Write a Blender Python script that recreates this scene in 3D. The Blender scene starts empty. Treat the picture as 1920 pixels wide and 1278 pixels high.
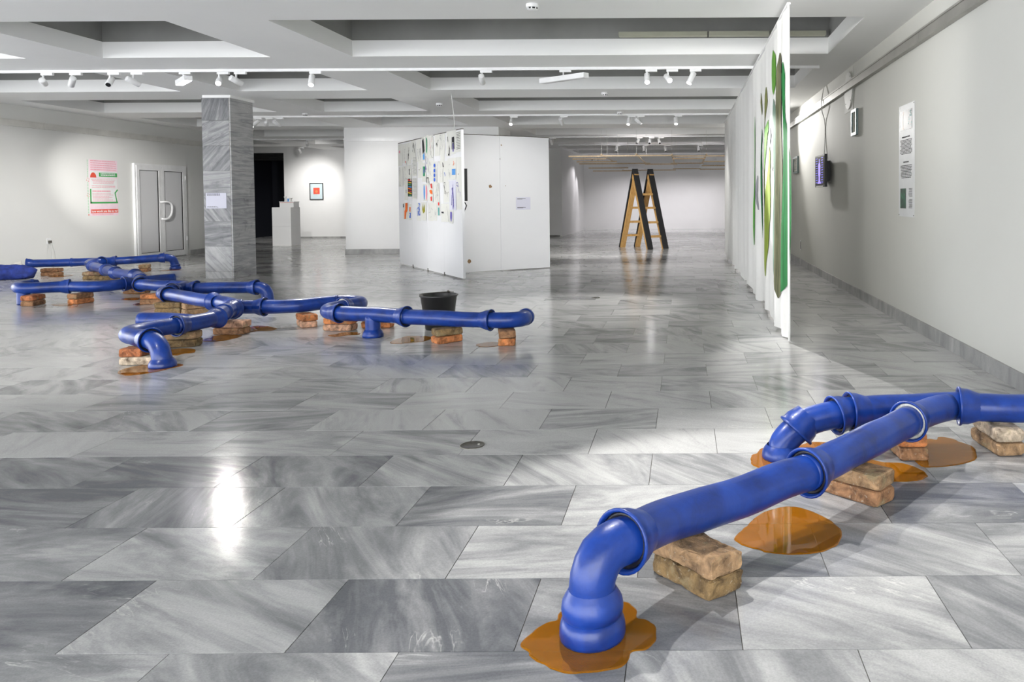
import bpy, math, random
from mathutils import Vector, Matrix, noise as mn

random.seed(7)
SC = bpy.context.scene
COL = SC.collection
PI = math.pi

# ------------------------------------------------------------------ camera
cam_d = bpy.data.cameras.new('camera'); cam = bpy.data.objects.new('camera', cam_d); COL.objects.link(cam)
PITCH, ROLL = 0.030, 0.006
fwd = Vector((0, math.cos(PITCH), -math.sin(PITCH))); up0 = Vector((0, math.sin(PITCH), math.cos(PITCH))); r0 = Vector((1, 0, 0))
rgt = r0*math.cos(ROLL) - up0*math.sin(ROLL); upv = up0*math.cos(ROLL) + r0*math.sin(ROLL)
cam.matrix_world = Matrix(((rgt.x, upv.x, -fwd.x, 0), (rgt.y, upv.y, -fwd.y, 0), (rgt.z, upv.z, -fwd.z, 1.25), (0, 0, 0, 1)))
cam_d.sensor_fit = 'HORIZONTAL'; cam_d.sensor_width = 36; cam_d.lens = 1443/1920*36
cam_d.shift_x = -0.16836; cam_d.shift_y = -0.11651
cam_d.clip_start = .05; cam_d.clip_end = 200
SC.camera = cam

# ------------------------------------------------------------------ world + view
W = bpy.data.worlds.new('world'); SC.world = W; W.use_nodes = True
bg = W.node_tree.nodes['Background']; bg.inputs['Color'].default_value = (.95, .97, 1, 1); bg.inputs['Strength'].default_value = 7.4
SC.view_settings.view_transform = 'Standard'; SC.view_settings.look = 'None'
SC.view_settings.exposure = 0.0; SC.view_settings.gamma = 1.0; SC.view_settings.use_curve_mapping = False
SC.cycles.max_bounces = 10; SC.cycles.diffuse_bounces = 6; SC.cycles.glossy_bounces = 4; SC.cycles.transparent_max_bounces = 12
SC.cycles.caustics_reflective = False; SC.cycles.caustics_refractive = False

LIGHTS = []
def light(kind, loc, aim=None, power=100, color=(1, 1, 1), size=.04, angle=60, blend=.6, sx=1, sy=.2):
    d = bpy.data.lights.new('lamp_light', kind); o = bpy.data.objects.new('lamp_light', d); COL.objects.link(o)
    d.energy = power; d.color = color; o.location = loc
    if kind == 'SPOT':
        d.spot_size = math.radians(angle); d.spot_blend = blend; d.shadow_soft_size = size
    elif kind == 'AREA':
        d.shape = 'RECTANGLE'; d.size = sx; d.size_y = sy
    else:
        d.shadow_soft_size = size
    if aim is not None:
        o.rotation_euler = (Vector(aim) - Vector(loc)).to_track_quat('-Z', 'Y').to_euler()
    LIGHTS.append(o)
    return o
#LIGHTING-BEGIN
COOL = (.95, .97, 1.0); WARMW = (1, .97, .92)
#LIGHTING-END

# ------------------------------------------------------------------ materials
def nt(name):
    m = bpy.data.materials.new(name); m.use_nodes = True
    n = m.node_tree.nodes; l = m.node_tree.links
    return m, n, l, n['Principled BSDF']
def rgba(c): return (c[0], c[1], c[2], 1)
def ramp(n, stops):
    r = n.new('ShaderNodeValToRGB'); e = r.color_ramp.elements
    while len(e) > 1: e.remove(e[-1])
    e[0].position = stops[0][0]; e[0].color = rgba(stops[0][1])
    for p, c in stops[1:]:
        k = e.new(p); k.color = rgba(c)
    return r
def noise_node(n, l, vec, scale, detail=4, rough=.55, dist=0):
    t = n.new('ShaderNodeTexNoise'); t.inputs['Scale'].default_value = scale; t.inputs['Detail'].default_value = detail
    t.inputs['Roughness'].default_value = rough; t.inputs['Distortion'].default_value = dist
    if vec is not None: l.new(vec, t.inputs['Vector'])
    return t
def bump(n, l, h, b, strength=.2, dist=.01):
    k = n.new('ShaderNodeBump'); k.inputs['Strength'].default_value = strength; k.inputs['Distance'].default_value = dist
    l.new(h, k.inputs['Height']); l.new(k.outputs['Normal'], b.inputs['Normal'])
def mixc(n, l, fac, a, b):
    m = n.new('ShaderNodeMix'); m.data_type = 'RGBA'
    for s, v in ((0, fac), (6, a), (7, b)):
        if hasattr(v, 'links') or hasattr(v, 'is_linked'): l.new(v, m.inputs[s])
        elif s == 0: m.inputs[0].default_value = v
        else: m.inputs[s].default_value = rgba(v)
    return m.outputs[2]
def math_(n, l, op, a, b=0.0, c=0.0):
    m = n.new('ShaderNodeMath'); m.operation = op
    for i, v in enumerate((a, b, c)):
        if hasattr(v, 'is_linked'): l.new(v, m.inputs[i])
        else: m.inputs[i].default_value = v
    return m.outputs[0]
def plain(name, c, rough=.5, metal=0, var=.05, scale=6, bmp=0, bscale=60, spec=.5, emit=None):
    m, n, l, b = nt(name)
    b.inputs['Roughness'].default_value = rough; b.inputs['Metallic'].default_value = metal; b.inputs['Specular IOR Level'].default_value = spec
    g = n.new('ShaderNodeNewGeometry')
    t = noise_node(n, l, g.outputs['Position'], scale, 4)
    r = ramp(n, [(.3, [x*(1-var) for x in c]), (.7, [min(1, x*(1+var)) for x in c])])
    l.new(t.outputs['Fac'], r.inputs['Fac']); l.new(r.outputs['Color'], b.inputs['Base Color'])
    if bmp:
        t2 = noise_node(n, l, g.outputs['Position'], bscale, 3)
        bump(n, l, t2.outputs['Fac'], b, bmp, .004)
    if emit:
        b.inputs['Emission Color'].default_value = rgba(c); b.inputs['Emission Strength'].default_value = emit
    return m
def glow(name, c, s):
    m, n, l, b = nt(name); b.inputs['Base Color'].default_value = rgba(c)
    b.inputs['Emission Color'].default_value = rgba(c); b.inputs['Emission Strength'].default_value = s
    return m

def marble(name, obj_attr, light=(.47, .47, .465), mid=(.29, .292, .298), dark=(.125, .13, .142), rough=(.12, .20), vertical=False, ang0=.5, spread=1.5, streak=4.2, spec=.34):
    """streaked grey marble; 'rnd' moves and turns the veins of each slab, 'tone' makes a slab lighter or darker"""
    m, n, l, b = nt(name)
    g = n.new('ShaderNodeNewGeometry')
    def attr(a):
        k = n.new('ShaderNodeAttribute'); k.attribute_type = 'OBJECT' if obj_attr else 'GEOMETRY'; k.attribute_name = a
        return k.outputs['Fac']
    rnd, tone = attr('rnd'), attr('tone')
    off = n.new('ShaderNodeCombineXYZ')
    l.new(math_(n, l, 'MULTIPLY', rnd, 91.7), off.inputs[0]); l.new(math_(n, l, 'MULTIPLY', rnd, 53.3), off.inputs[1]); l.new(math_(n, l, 'MULTIPLY', rnd, 17.1), off.inputs[2])
    va = n.new('ShaderNodeVectorMath'); va.operation = 'ADD'; l.new(g.outputs['Position'], va.inputs[0]); l.new(off.outputs[0], va.inputs[1])
    rot = n.new('ShaderNodeVectorRotate'); rot.rotation_type = 'AXIS_ANGLE' ; rot.inputs['Axis'].default_value = (0, 1, 0) if vertical else (0, 0, 1)
    l.new(va.outputs[0], rot.inputs['Vector'])
    # pseudo random angle from rnd
    fr = math_(n, l, 'FRACT', math_(n, l, 'MULTIPLY', rnd, 13.37))
    l.new(math_(n, l, 'ADD', math_(n, l, 'MULTIPLY', fr, spread), ang0 - spread/2), rot.inputs['Angle'])
    mp = n.new('ShaderNodeMapping'); mp.inputs['Scale'].default_value = (1.0, streak, streak if vertical else 1.0); l.new(rot.outputs[0], mp.inputs['Vector'])
    if vertical: mp.inputs['Scale'].default_value = (1.0, 1.0, streak)
    t1 = noise_node(n, l, mp.outputs[0], .85, 8, .60, 2.2)
    t2 = noise_node(n, l, mp.outputs[0], 3.2, 6, .6, 1.0)
    t3 = noise_node(n, l, va.outputs[0], 2.2, 5, .6, .3)
    t4 = noise_node(n, l, va.outputs[0], 160, 2, .6, 0)
    s = math_(n, l, 'ADD', math_(n, l, 'MULTIPLY', t1.outputs['Fac'], .68), math_(n, l, 'MULTIPLY', t2.outputs['Fac'], .14))
    s = math_(n, l, 'ADD', s, math_(n, l, 'MULTIPLY', t3.outputs['Fac'], .18))
    s = math_(n, l, 'ADD', s, math_(n, l, 'MULTIPLY', math_(n, l, 'SUBTRACT', tone, .5), .34))
    r = ramp(n, [(.31, dark), (.41, [a*.6 + c*.4 for a, c in zip(mid, dark)]), (.47, mid), (.60, light), (.78, [min(1, x*1.16) for x in light])])
    l.new(s, r.inputs['Fac'])
    # thin white veins
    v = noise_node(n, l, mp.outputs[0], .9, 5, .6, 1.6)
    vv = math_(n, l, 'ABSOLUTE', math_(n, l, 'SUBTRACT', v.outputs['Fac'], .56))
    vr = ramp(n, [(.0, (1, 1, 1)), (.011, (0, 0, 0))]); l.new(vv, vr.inputs['Fac'])
    gate = ramp(n, [(.55, (0, 0, 0)), (.68, (1, 1, 1))]); l.new(t3.outputs['Fac'], gate.inputs['Fac'])
    c = mixc(n, l, math_(n, l, 'MULTIPLY', math_(n, l, 'MULTIPLY', vr.outputs['Color'], gate.outputs['Color']), .75), r.outputs['Color'], (.72, .71, .68))
    c2 = n.new('ShaderNodeMix'); c2.data_type = 'RGBA'; c2.blend_type = 'MULTIPLY'; c2.inputs[0].default_value = .35
    sp = ramp(n, [(.25, (.6, .6, .6)), (.75, (1.25, 1.25, 1.25))]); l.new(t4.outputs['Fac'], sp.inputs['Fac'])
    l.new(c, c2.inputs[6]); l.new(sp.outputs['Color'], c2.inputs[7])
    l.new(c2.outputs[2], b.inputs['Base Color']); b.inputs['Specular IOR Level'].default_value = spec
    rr = n.new('ShaderNodeMapRange'); rr.inputs['To Min'].default_value = rough[0]; rr.inputs['To Max'].default_value = rough[1]
    l.new(t3.outputs['Fac'], rr.inputs['Value']); l.new(rr.outputs[0], b.inputs['Roughness'])
    bump(n, l, t4.outputs['Fac'], b, .03, .002)
    return m

M = {}
M['tile'] = marble('floor marble', True)
M['tile_far'] = marble('floor marble far', False)
M['skirt'] = marble('skirting marble', True, light=(.44, .44, .43), mid=(.33, .33, .325), dark=(.2, .2, .2), rough=(.3, .5), streak=3)
M['colm'] = marble('column marble', True, light=(.44, .44, .44), mid=(.25, .252, .26), dark=(.10, .103, .115), rough=(.22, .35), vertical=True, ang0=0, spread=2.6, streak=9)
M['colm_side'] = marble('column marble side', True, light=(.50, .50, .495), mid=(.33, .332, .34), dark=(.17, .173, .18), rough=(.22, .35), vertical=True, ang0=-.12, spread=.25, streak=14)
M['joint'] = plain('tile joint', (.10, .095, .085), .85)
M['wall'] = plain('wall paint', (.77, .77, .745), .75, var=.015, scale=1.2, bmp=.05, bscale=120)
M['white'] = plain('white paint', (.85, .85, .845), .6, var=.012, scale=2, bmp=.04, bscale=90)
M['ceil'] = plain('ceiling paint', (.92, .92, .91), .75, var=.015, scale=1.1, bmp=.06, bscale=30)
M['cgrey'] = plain('grey concrete', (.30, .30, .29), .85, var=.12, scale=1.5, bmp=.1)
M['panel'] = plain('partition board', (.83, .835, .85), .45, var=.012, scale=2)
M['alu'] = plain('brushed aluminium', (.72, .71, .67), .4, .25, var=.1, scale=3)
M['alu_r'] = plain('aluminium channel', (.40, .39, .36), .42, .6, var=.12, scale=3)
M['pvc'] = plain('white plastic', (.86, .86, .86), .35)
M['fixture'] = plain('white metal', (.86, .86, .86), .4)
M['black'] = plain('black plastic', (.012, .012, .013), .4)
M['blackpaint'] = plain('black stained wood', (.018, .018, .02), .55, bmp=.1)
M['lens_off'] = plain('dark lens', (.01, .01, .012), .15)
M['lens_on'] = glow('lit lens', (1, .98, .95), 14)
M['tube_on'] = glow('lit diffuser', (1, .94, 1), 22)
M['paper'] = plain('paper', (.74, .74, .69), .8, var=.02)
M['paper2'] = plain('card', (.70, .70, .80), .7, var=.01)
M['ink'] = plain('ink', (.03, .03, .035), .8)
M['pencil'] = plain('pencil', (.32, .32, .34), .8)
M['bucket'] = plain('black bucket plastic', (.014, .014, .015), .38, var=.2, scale=20)
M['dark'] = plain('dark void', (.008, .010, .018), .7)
M['steel'] = plain('worn steel', (.16, .15, .13), .35, .8, var=.3, scale=40)
M['tar'] = plain('black sealing tar', (.012, .012, .016), .35, bmp=.3, bscale=200)
M['tarw'] = plain('pale sealing putty', (.55, .55, .50), .6, var=.3, scale=60, bmp=.4, bscale=150)
M['wire'] = plain('white cable', (.75, .75, .73), .5)
for k, c in {'orange': (.85, .16, .02), 'red': (.75, .05, .04), 'pink': (.85, .25, .35), 'blue': (.05, .15, .65), 'lblue': (.10, .33, .75), 'green': (.04, .30, .14), 'olive': (.35, .33, .03), 'teal': (.08, .35, .33), 'violet': (.15, .12, .45), 'yellow': (.8, .55, .03)}.items():
    M['p_'+k] = plain('print '+k, c, .75)
M['poster_pink'] = plain('poster pink', (.90, .70, .77), .6)
M['poster_white'] = plain('poster white', (.86, .86, .85), .6)
M['poster_rose'] = plain('poster rose ink', (.85, .42, .48), .6)
M['poster_green'] = plain('poster green', (.06, .38, .10), .6)
M['poster_red'] = plain('poster red', (.78, .10, .06), .6)
M['cloth'] = plain('white cotton', (.83, .825, .80), .85, var=.02, bmp=.08, bscale=300)

def wood_mat(name, c1, c2, rough=.5):
    m, n, l, b = nt(name); tc = n.new('ShaderNodeTexCoord')
    mp = n.new('ShaderNodeMapping'); mp.inputs['Scale'].default_value = (14, 14, 1.2); l.new(tc.outputs['Object'], mp.inputs['Vector'])
    t = noise_node(n, l, mp.outputs[0], 1.5, 6, .6, 1.2); r = ramp(n, [(.3, c1), (.7, c2)])
    l.new(t.outputs['Fac'], r.inputs['Fac']); l.new(r.outputs['Color'], b.inputs['Base Color']); b.inputs['Roughness'].default_value = rough
    return m
M['wood'] = wood_mat('pine', (.50, .27, .08), (.68, .42, .16))
M['woodbar'] = wood_mat('pine batten', (.58, .42, .25), (.74, .58, .38))

def blue_mat():
    m, n, l, b = nt('blue glaze'); g = n.new('ShaderNodeNewGeometry')
    t = noise_node(n, l, g.outputs['Position'], 7, 5, .6, .3); t2 = noise_node(n, l, g.outputs['Position'], 38, 4, .6)
    r = ramp(n, [(.30, (.004, .020, .13)), (.5, (.006, .036, .23)), (.72, (.010, .055, .32))]); l.new(t.outputs['Fac'], r.inputs['Fac'])
    sp = n.new('ShaderNodeTexVoronoi'); sp.inputs['Scale'].default_value = 26; l.new(g.outputs['Position'], sp.inputs['Vector'])
    k = ramp(n, [(.035, (1, 1, 1)), (.06, (0, 0, 0))]); l.new(sp.outputs['Distance'], k.inputs['Fac'])
    gate = ramp(n, [(.60, (0, 0, 0)), (.63, (1, 1, 1))]); l.new(t.outputs['Fac'], gate.inputs['Fac'])
    c = mixc(n, l, math_(n, l, 'MULTIPLY', math_(n, l, 'MULTIPLY', k.outputs['Color'], gate.outputs['Color']), .8), r.outputs['Color'], (.6, .62, .68))
    l.new(c, b.inputs['Base Color'])
    rr = n.new('ShaderNodeMapRange'); rr.inputs['To Min'].default_value = .22; rr.inputs['To Max'].default_value = .5; l.new(t.outputs['Fac'], rr.inputs['Value']); l.new(rr.outputs[0], b.inputs['Roughness'])
    b.inputs['Coat Weight'].default_value = .15; b.inputs['Coat Roughness'].default_value = .1; b.inputs['Specular IOR Level'].default_value = .4
    bump(n, l, t2.outputs['Fac'], b, .25, .004)
    return m
M['blue'] = blue_mat()

def brick_mat():
    m, n, l, b = nt('old fired brick'); oi = n.new('ShaderNodeObjectInfo'); tc = n.new('ShaderNodeTexCoord')
    va = n.new('ShaderNodeVectorMath'); va.operation = 'ADD'; l.new(tc.outputs['Object'], va.inputs[0]); l.new(oi.outputs['Random'], va.inputs[1])
    sc = n.new('ShaderNodeVectorMath'); sc.operation = 'MULTIPLY'; sc.inputs[1].default_value = (1, 1, 1); l.new(va.outputs[0], sc.inputs[0])
    t = noise_node(n, l, sc.outputs[0], 16, 6, .65, .5); t2 = noise_node(n, l, sc.outputs[0], 9, 5, .6); t3 = noise_node(n, l, sc.outputs[0], 70, 4, .7)
    mul = n.new('ShaderNodeMix'); mul.data_type = 'RGBA'; mul.blend_type = 'MULTIPLY'; mul.inputs[0].default_value = 1
    r = ramp(n, [(.30, (.20, .17, .15)), (.47, (.8, .77, .74)), (.66, (1.5, 1.45, 1.4))]); l.new(t.outputs['Fac'], r.inputs['Fac'])
    l.new(oi.outputs['Color'], mul.inputs[6]); l.new(r.outputs['Color'], mul.inputs[7])
    g1 = ramp(n, [(.57, (0, 0, 0)), (.66, (1, 1, 1))]); l.new(t2.outputs['Fac'], g1.inputs['Fac'])
    c = mixc(n, l, math_(n, l, 'MULTIPLY', g1.outputs['Color'], .7), mul.outputs[2], (.30, .24, .13))
    g2 = ramp(n, [(.60, (0, 0, 0)), (.68, (1, 1, 1))]); l.new(t3.outputs['Fac'], g2.inputs['Fac'])
    c = mixc(n, l, math_(n, l, 'MULTIPLY', g2.outputs['Color'], .55), c, (.48, .42, .32))
    l.new(c, b.inputs['Base Color']); b.inputs['Roughness'].default_value = .9
    bump(n, l, math_(n, l, 'ADD', t.outputs['Fac'], math_(n, l, 'MULTIPLY', t3.outputs['Fac'], .6)), b, 1.0, .009)
    return m
M['brick'] = brick_mat()

def resin_mat():
    m = bpy.data.materials.new('amber resin'); m.use_nodes = True; n = m.node_tree.nodes; l = m.node_tree.links
    n.remove(n['Principled BSDF']); out = n['Material Output']
    g = n.new('ShaderNodeNewGeometry'); t = noise_node(n, l, g.outputs['Position'], 6, 4)
    r = ramp(n, [(.3, (.78, .34, .012)), (.7, (.88, .45, .03))]); l.new(t.outputs['Fac'], r.inputs['Fac'])
    tr = n.new('ShaderNodeBsdfTransparent'); l.new(r.outputs['Color'], tr.inputs['Color'])
    df = n.new('ShaderNodeBsdfDiffuse'); df.inputs['Color'].default_value = (.55, .21, .008, 1)
    mx = n.new('ShaderNodeMixShader'); mx.inputs[0].default_value = .38; l.new(tr.outputs[0], mx.inputs[1]); l.new(df.outputs[0], mx.inputs[2])
    gl = n.new('ShaderNodeBsdfGlossy'); gl.inputs['Roughness'].default_value = .03
    fr = n.new('ShaderNodeFresnel'); fr.inputs['IOR'].default_value = 1.45
    m2 = n.new('ShaderNodeMixShader'); l.new(fr.outputs[0], m2.inputs[0]); l.new(mx.outputs[0], m2.inputs[1]); l.new(gl.outputs[0], m2.inputs[2])
    l.new(m2.outputs[0], out.inputs['Surface'])
    return m
M['resin'] = resin_mat()

def glass_mat(name, c, rough=.1):
    m, n, l, b = nt(name); b.inputs['Base Color'].default_value = rgba(c); b.inputs['Roughness'].default_value = rough
    t = noise_node(n, l, None, 3); bump(n, l, t.outputs['Fac'], b, .02, .001); b.inputs['Coat Weight'].default_value = .3
    return m
M['doorpanel'] = glass_mat('frosted door panel', (.74, .74, .75), .5)

def stem_mat(name, c1, c2):
    m, n, l, b = nt(name); g = n.new('ShaderNodeNewGeometry')
    mp = n.new('ShaderNodeMapping'); mp.inputs['Scale'].default_value = (1, 9, .9); l.new(g.outputs['Position'], mp.inputs['Vector'])
    t = noise_node(n, l, mp.outputs[0], 3.5, 6, .65, .4); r = ramp(n, [(.32, c1), (.7, c2)]); l.new(t.outputs['Fac'], r.inputs['Fac'])
    l.new(r.outputs['Color'], b.inputs['Base Color']); b.inputs['Roughness'].default_value = .85
    return m

# ------------------------------------------------------------------ mesh helpers
def mesh(name, vs, fs, mat, parent=None, smooth=False, loc=None):
    me = bpy.data.meshes.new(name); me.from_pydata([tuple(v) for v in vs], [], fs); me.update()
    if mat is not None: me.materials.append(mat)
    if smooth:
        for p in me.polygons: p.use_smooth = True
    o = bpy.data.objects.new(name, me); COL.objects.link(o)
    if parent is not None: o.parent = parent
    if loc is not None: o.location = loc
    return o
class MB:
    def __init__(s): s.v = []; s.f = []
    def add(s, vs, fs):
        k = len(s.v); s.v += [tuple(v) for v in vs]; s.f += [tuple(i+k for i in f) for f in fs]; return s
    def box(s, x0, x1, y0, y1, z0, z1):
        return s.add([(x0,y0,z0),(x1,y0,z0),(x1,y1,z0),(x0,y1,z0),(x0,y0,z1),(x1,y0,z1),(x1,y1,z1),(x0,y1,z1)],
                     [(0,3,2,1),(4,5,6,7),(0,1,5,4),(1,2,6,5),(2,3,7,6),(3,0,4,7)])
    def bar(s, a, b, wu, hu, side):
        """box from a to b, half sizes wu along 'side', hu along the third axis"""
        a, b = Vector(a), Vector(b); d = (b-a).normalized(); u = Vector(side); u = (u - d*u.dot(d)).normalized(); w = d.cross(u)
        c = [a+u*p*wu+w*q*hu for p, q in ((-1,-1),(1,-1),(1,1),(-1,1))] + [b+u*p*wu+w*q*hu for p, q in ((-1,-1),(1,-1),(1,1),(-1,1))]
        return s.add(c, [(0,3,2,1),(4,5,6,7),(0,1,5,4),(1,2,6,5),(2,3,7,6),(3,0,4,7)])
    def lathe(s, prof, n=24, c=(0, 0, 0), axis=(0, 0, 1), cap=True):
        ax = Vector(axis).normalized(); q = Vector((0, 0, 1)).rotation_difference(ax); c = Vector(c)
        vs = []; fs = []
        for r, z in prof:
            for i in range(n):
                a = 2*PI*i/n; vs.append(c + q @ Vector((r*math.cos(a), r*math.sin(a), z)))
        for j in range(len(prof)-1):
            for i in range(n):
                fs.append((j*n+i, j*n+(i+1)%n, (j+1)*n+(i+1)%n, (j+1)*n+i))
        if cap:
            fs.append(tuple(reversed(range(n)))); fs.append(tuple((len(prof)-1)*n+i for i in range(n)))
        return s.add(vs, fs)
    def build(s, name, mat, parent=None, smooth=False): return mesh(name, s.v, s.f, mat, parent, smooth)
def box(name, x0, x1, y0, y1, z0, z1, mat, parent=None): return MB().box(x0,x1,y0,y1,z0,z1).build(name, mat, parent)
def tag(o, label, cat, group=None):
    o['label'] = label; o['category'] = cat
    if group: o['group'] = group
    return o
def thing(name, label, cat, loc=(0, 0, 0), group=None):
    o = bpy.data.objects.new(name, None); COL.objects.link(o); o.location = loc; o.empty_display_size = .1
    return tag(o, label, cat, group)
def put(parent, child):
    """parent a world-built part to an Empty that is not at the origin"""
    child.parent = parent; child.matrix_parent_inverse = Matrix.Translation(parent.location).inverted(); return child
def structure(o): o['kind'] = 'structure'; return o
def empty_structure(name):
    o = bpy.data.objects.new(name, None); COL.objects.link(o); o['kind'] = 'structure'; return o

def smooth_path(pts, step=.03):
    P = [Vector(p) for p in pts]
    if len(P) == 2:
        n = max(2, int((P[1]-P[0]).length/step)); return [P[0].lerp(P[1], i/n) for i in range(n+1)]
    Q = [P[0]*2-P[1]] + P + [P[-1]*2-P[-2]]; out = []
    for i in range(1, len(Q)-2):
        a, b, c, d = Q[i-1:i+3]; n = max(2, int((c-b).length/step))
        for k in range(n):
            t = k/n
            out.append(.5*((2*b)+(-a+c)*t+(2*a-5*b+4*c-d)*t*t+(-a+3*b-3*c+d)*t**3))
    out.append(P[-1]); return out
def frames(path):
    T = []
    for i in range(len(path)):
        T.append((path[min(i+1, len(path)-1)]-path[max(i-1, 0)]).normalized())
    u = T[0].orthogonal().normalized(); F = []
    for t in T:
        u = (u - t*u.dot(t)).normalized(); F.append((t, u, t.cross(u)))
    return F
def sweep(path, rad, n=20, cap=True, wob=0, seed=0):
    F = frames(path); vs = []; fs = []
    for i, p in enumerate(path):
        r = rad[i] if isinstance(rad, (list, tuple)) else rad
        t, u, w = F[i]
        for k in range(n):
            a = 2*PI*k/n; d = u*math.cos(a)+w*math.sin(a); q = p + d*r
            if wob: q = q + d*(mn.noise(q*5+Vector((seed, 0, 0)))*wob)
            vs.append(q)
    m = len(path)
    for i in range(m-1):
        for k in range(n):
            fs.append((i*n+k, i*n+(k+1)%n, (i+1)*n+(k+1)%n, (i+1)*n+k))
    if cap: fs.append(tuple(reversed(range(n)))); fs.append(tuple((m-1)*n+k for k in range(n)))
    return vs, fs
def sub_len(path):
    s = [0]
    for a, b in zip(path, path[1:]): s.append(s[-1]+(b-a).length)
    return s
def tube(name, pts, r, mat, parent=None, n=8, step=.05, smooth=True):
    vs, fs = sweep(smooth_path(pts, step), r, n); return mesh(name, vs, fs, mat, parent, smooth)

# ------------------------------------------------------------------ the room shell
X_R, X_L, ZB, ZS = 2.17, -11.65, 2.95, 3.45
floor = structure(box('floor', -16.4, 2.25, -3.2, 33, -.12, -.004, M['joint']))
TL, TW, TY0 = .635, .4113, 2.095
cells = []
for j in range(-13, 75):
    ph = .155 if j % 2 == 0 else -.1625
    i0 = int((-16.3-ph)/TL)
    for i in range(i0, 5):
        x0 = ph+i*TL; y0 = TY0+j*TW
        if x0 >= X_R+.05 or x0+TL < -16.3: continue
        x1 = min(x0+TL, X_R+.05)
        if y0 > 19.6 or x0 > X_L-.7: cells.append((x0, x1, y0, y0+TW))
def seen(c):
    """apparent size of a slab from the entrance; only slabs inside the field of view count"""
    xm, ym = (c[0]+c[1])/2, (c[2]+c[3])/2
    if ym < 1.6: return 0
    u = 1283+xm/ym*1443; v = 372+1804/ym
    if u < -250 or u > 2150 or v > 1500: return 0
    return 1/ym**3
cells.sort(key=seen, reverse=True)
rt = random.Random(21)
def tone_of(y):
    t = rt.random(); k = .26 if y > 3.7 else -.12           # front stone is darker, streaked; step also paints floor light and shade by depth
    return (.32+.45*t if rt.random() < .8 else .18+.2*t)+k
def slab(c, g=.0014):
    x0, x1, y0, y1 = c[0]+g, c[1]-g, c[2]+g, c[3]-g
    vs = [(x0,y0,-.006),(x1,y0,-.006),(x1,y1,-.006),(x0,y1,-.006),(x0,y0,0),(x1,y0,0),(x1,y1,0),(x0,y1,0)]
    return vs, [(4,5,6,7)]+[(k,(k+1)%4,4+(k+1)%4,4+k) for k in range(4)]
full = None
for c in cells[:300]:
    w = c[1]-c[0]
    if abs(w-TL) < 1e-4:
        if full is None:
            vs, fs = slab((0, TL, 0, TW)); o = mesh('floor_tile', vs, fs, M['tile'], floor); full = o.data
        else:
            o = bpy.data.objects.new('floor_tile', full); COL.objects.link(o); o.parent = floor
        o.location = (c[0], c[2], rt.uniform(-.0004, .0004))
    else:
        vs, fs = slab(c); o = mesh('floor_tile', vs, fs, M['tile'], floor)
    o['rnd'] = rt.random(); o['tone'] = tone_of(c[2])
mb = MB(); tones = []; rnds = []
for c in cells[300:]:
    vs, fs = slab(c); mb.add(vs, fs); a, t = rt.random(), tone_of(c[2])
    rnds += [a]*len(fs); tones += [t]*len(fs)
far = mb.build('floor_tile', M['tile_far'], floor); far['kind'] = 'stuff'
for nm, dat in (('rnd', rnds), ('tone', tones)):
    at = far.data.attributes.new(nm, 'FLOAT', 'FACE'); at.data.foreach_set('value', dat)

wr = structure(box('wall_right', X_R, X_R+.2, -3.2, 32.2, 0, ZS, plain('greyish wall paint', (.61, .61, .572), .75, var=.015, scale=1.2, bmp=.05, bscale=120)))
wl = structure(box('wall_left', X_L-.2, X_L, 10.9, 19.6, 0, ZS, M['wall']))
structure(box('wall_left_return', -16.4, X_L-.2, 19.4, 19.6, 0, ZS, M['wall']))
structure(box('wall_far_left', -16.4, -16.2, 19.6, 26.4, 0, ZS, M['wall']))
wrear = MB(); wrear.box(-13.37, -4.1, 25.75, 26.0, 0, ZS); wrear.box(-16.2, -14.6, 25.75, 26, 0, ZS); wrear.box(-14.6, -13.37, 25.75, 26, 2.86, ZS)
structure(wrear.build('wall_rear', M['white']))
structure(box('wall_side', -4.3, -4.1, 26.0, 31.6, 0, ZS, M['white']))
structure(box('wall_back', -4.3, X_R, 31.5, 31.7, 0, ZS, M['white']))
structure(box('wall_pier', -7.93, -4.32, 18.0, 19.2, 0, ZB, M['white']))
# dark passage behind the rear opening
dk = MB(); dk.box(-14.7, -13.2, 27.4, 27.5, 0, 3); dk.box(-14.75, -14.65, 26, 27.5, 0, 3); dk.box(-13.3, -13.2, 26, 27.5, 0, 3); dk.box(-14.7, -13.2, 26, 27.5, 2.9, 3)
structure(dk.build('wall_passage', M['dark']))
sh = structure(box('door_2', -14.6, -13.37, 26.05, 26.1, 2.62, 2.86, M['black']))
for k in range(3): box('shutter_slat', -14.6, -13.37, 26.03, 26.05, 2.64+k*.07, 2.69+k*.07, M['lens_off'], sh)

# ceiling: grey slab, beams with white lower sides
ceiling = structure(box('ceiling', -16.4, X_R+.2, -3.2, 32.2, ZS, ZS+.15, M['cgrey']))
YB = [(-3.2, -1.15), (.75, 1.7)] + [(3.55+2.8*k, 4.5+2.8*k) for k in range(10)] + [(31.3, 31.7)]
XB = [(-16.4, -15.2), (-12.0, -11.06), (-7.77, -6.86), (-4.88, -3.91), (1.71, X_R+.1)]
for y0, y1 in YB:
    bm_ = box('ceiling_beam', -16.4, X_R+.1, y0, y1, ZB, 3.14, M['ceil'], ceiling)
    box('upper_lining', -16.4, X_R+.1, y0+.012, y1-.012, 3.14, ZS, M['cgrey'], ceiling)
for x0, x1 in XB:
    prev = None
    for y0, y1 in YB:
        if prev is not None and y0 > prev:
            box('ceiling_beam', x0, x1, prev, y0, ZB, 3.14, M['ceil'], ceiling)
            box('upper_lining', x0+.012, x1-.012, prev-.012, y0+.012, 3.14, ZS, M['cgrey'], ceiling)
        prev = y1
# fluorescent battens up in the long recess
for x0, x1 in ((-.75, .28), (.3, 1.0), (1.02, 1.66)):
    box('recess_batten', x0, x1, 9.0, 9.1, 3.142, 3.19, plain('old batten', (.42, .42, .33), .6), ceiling)

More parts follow.
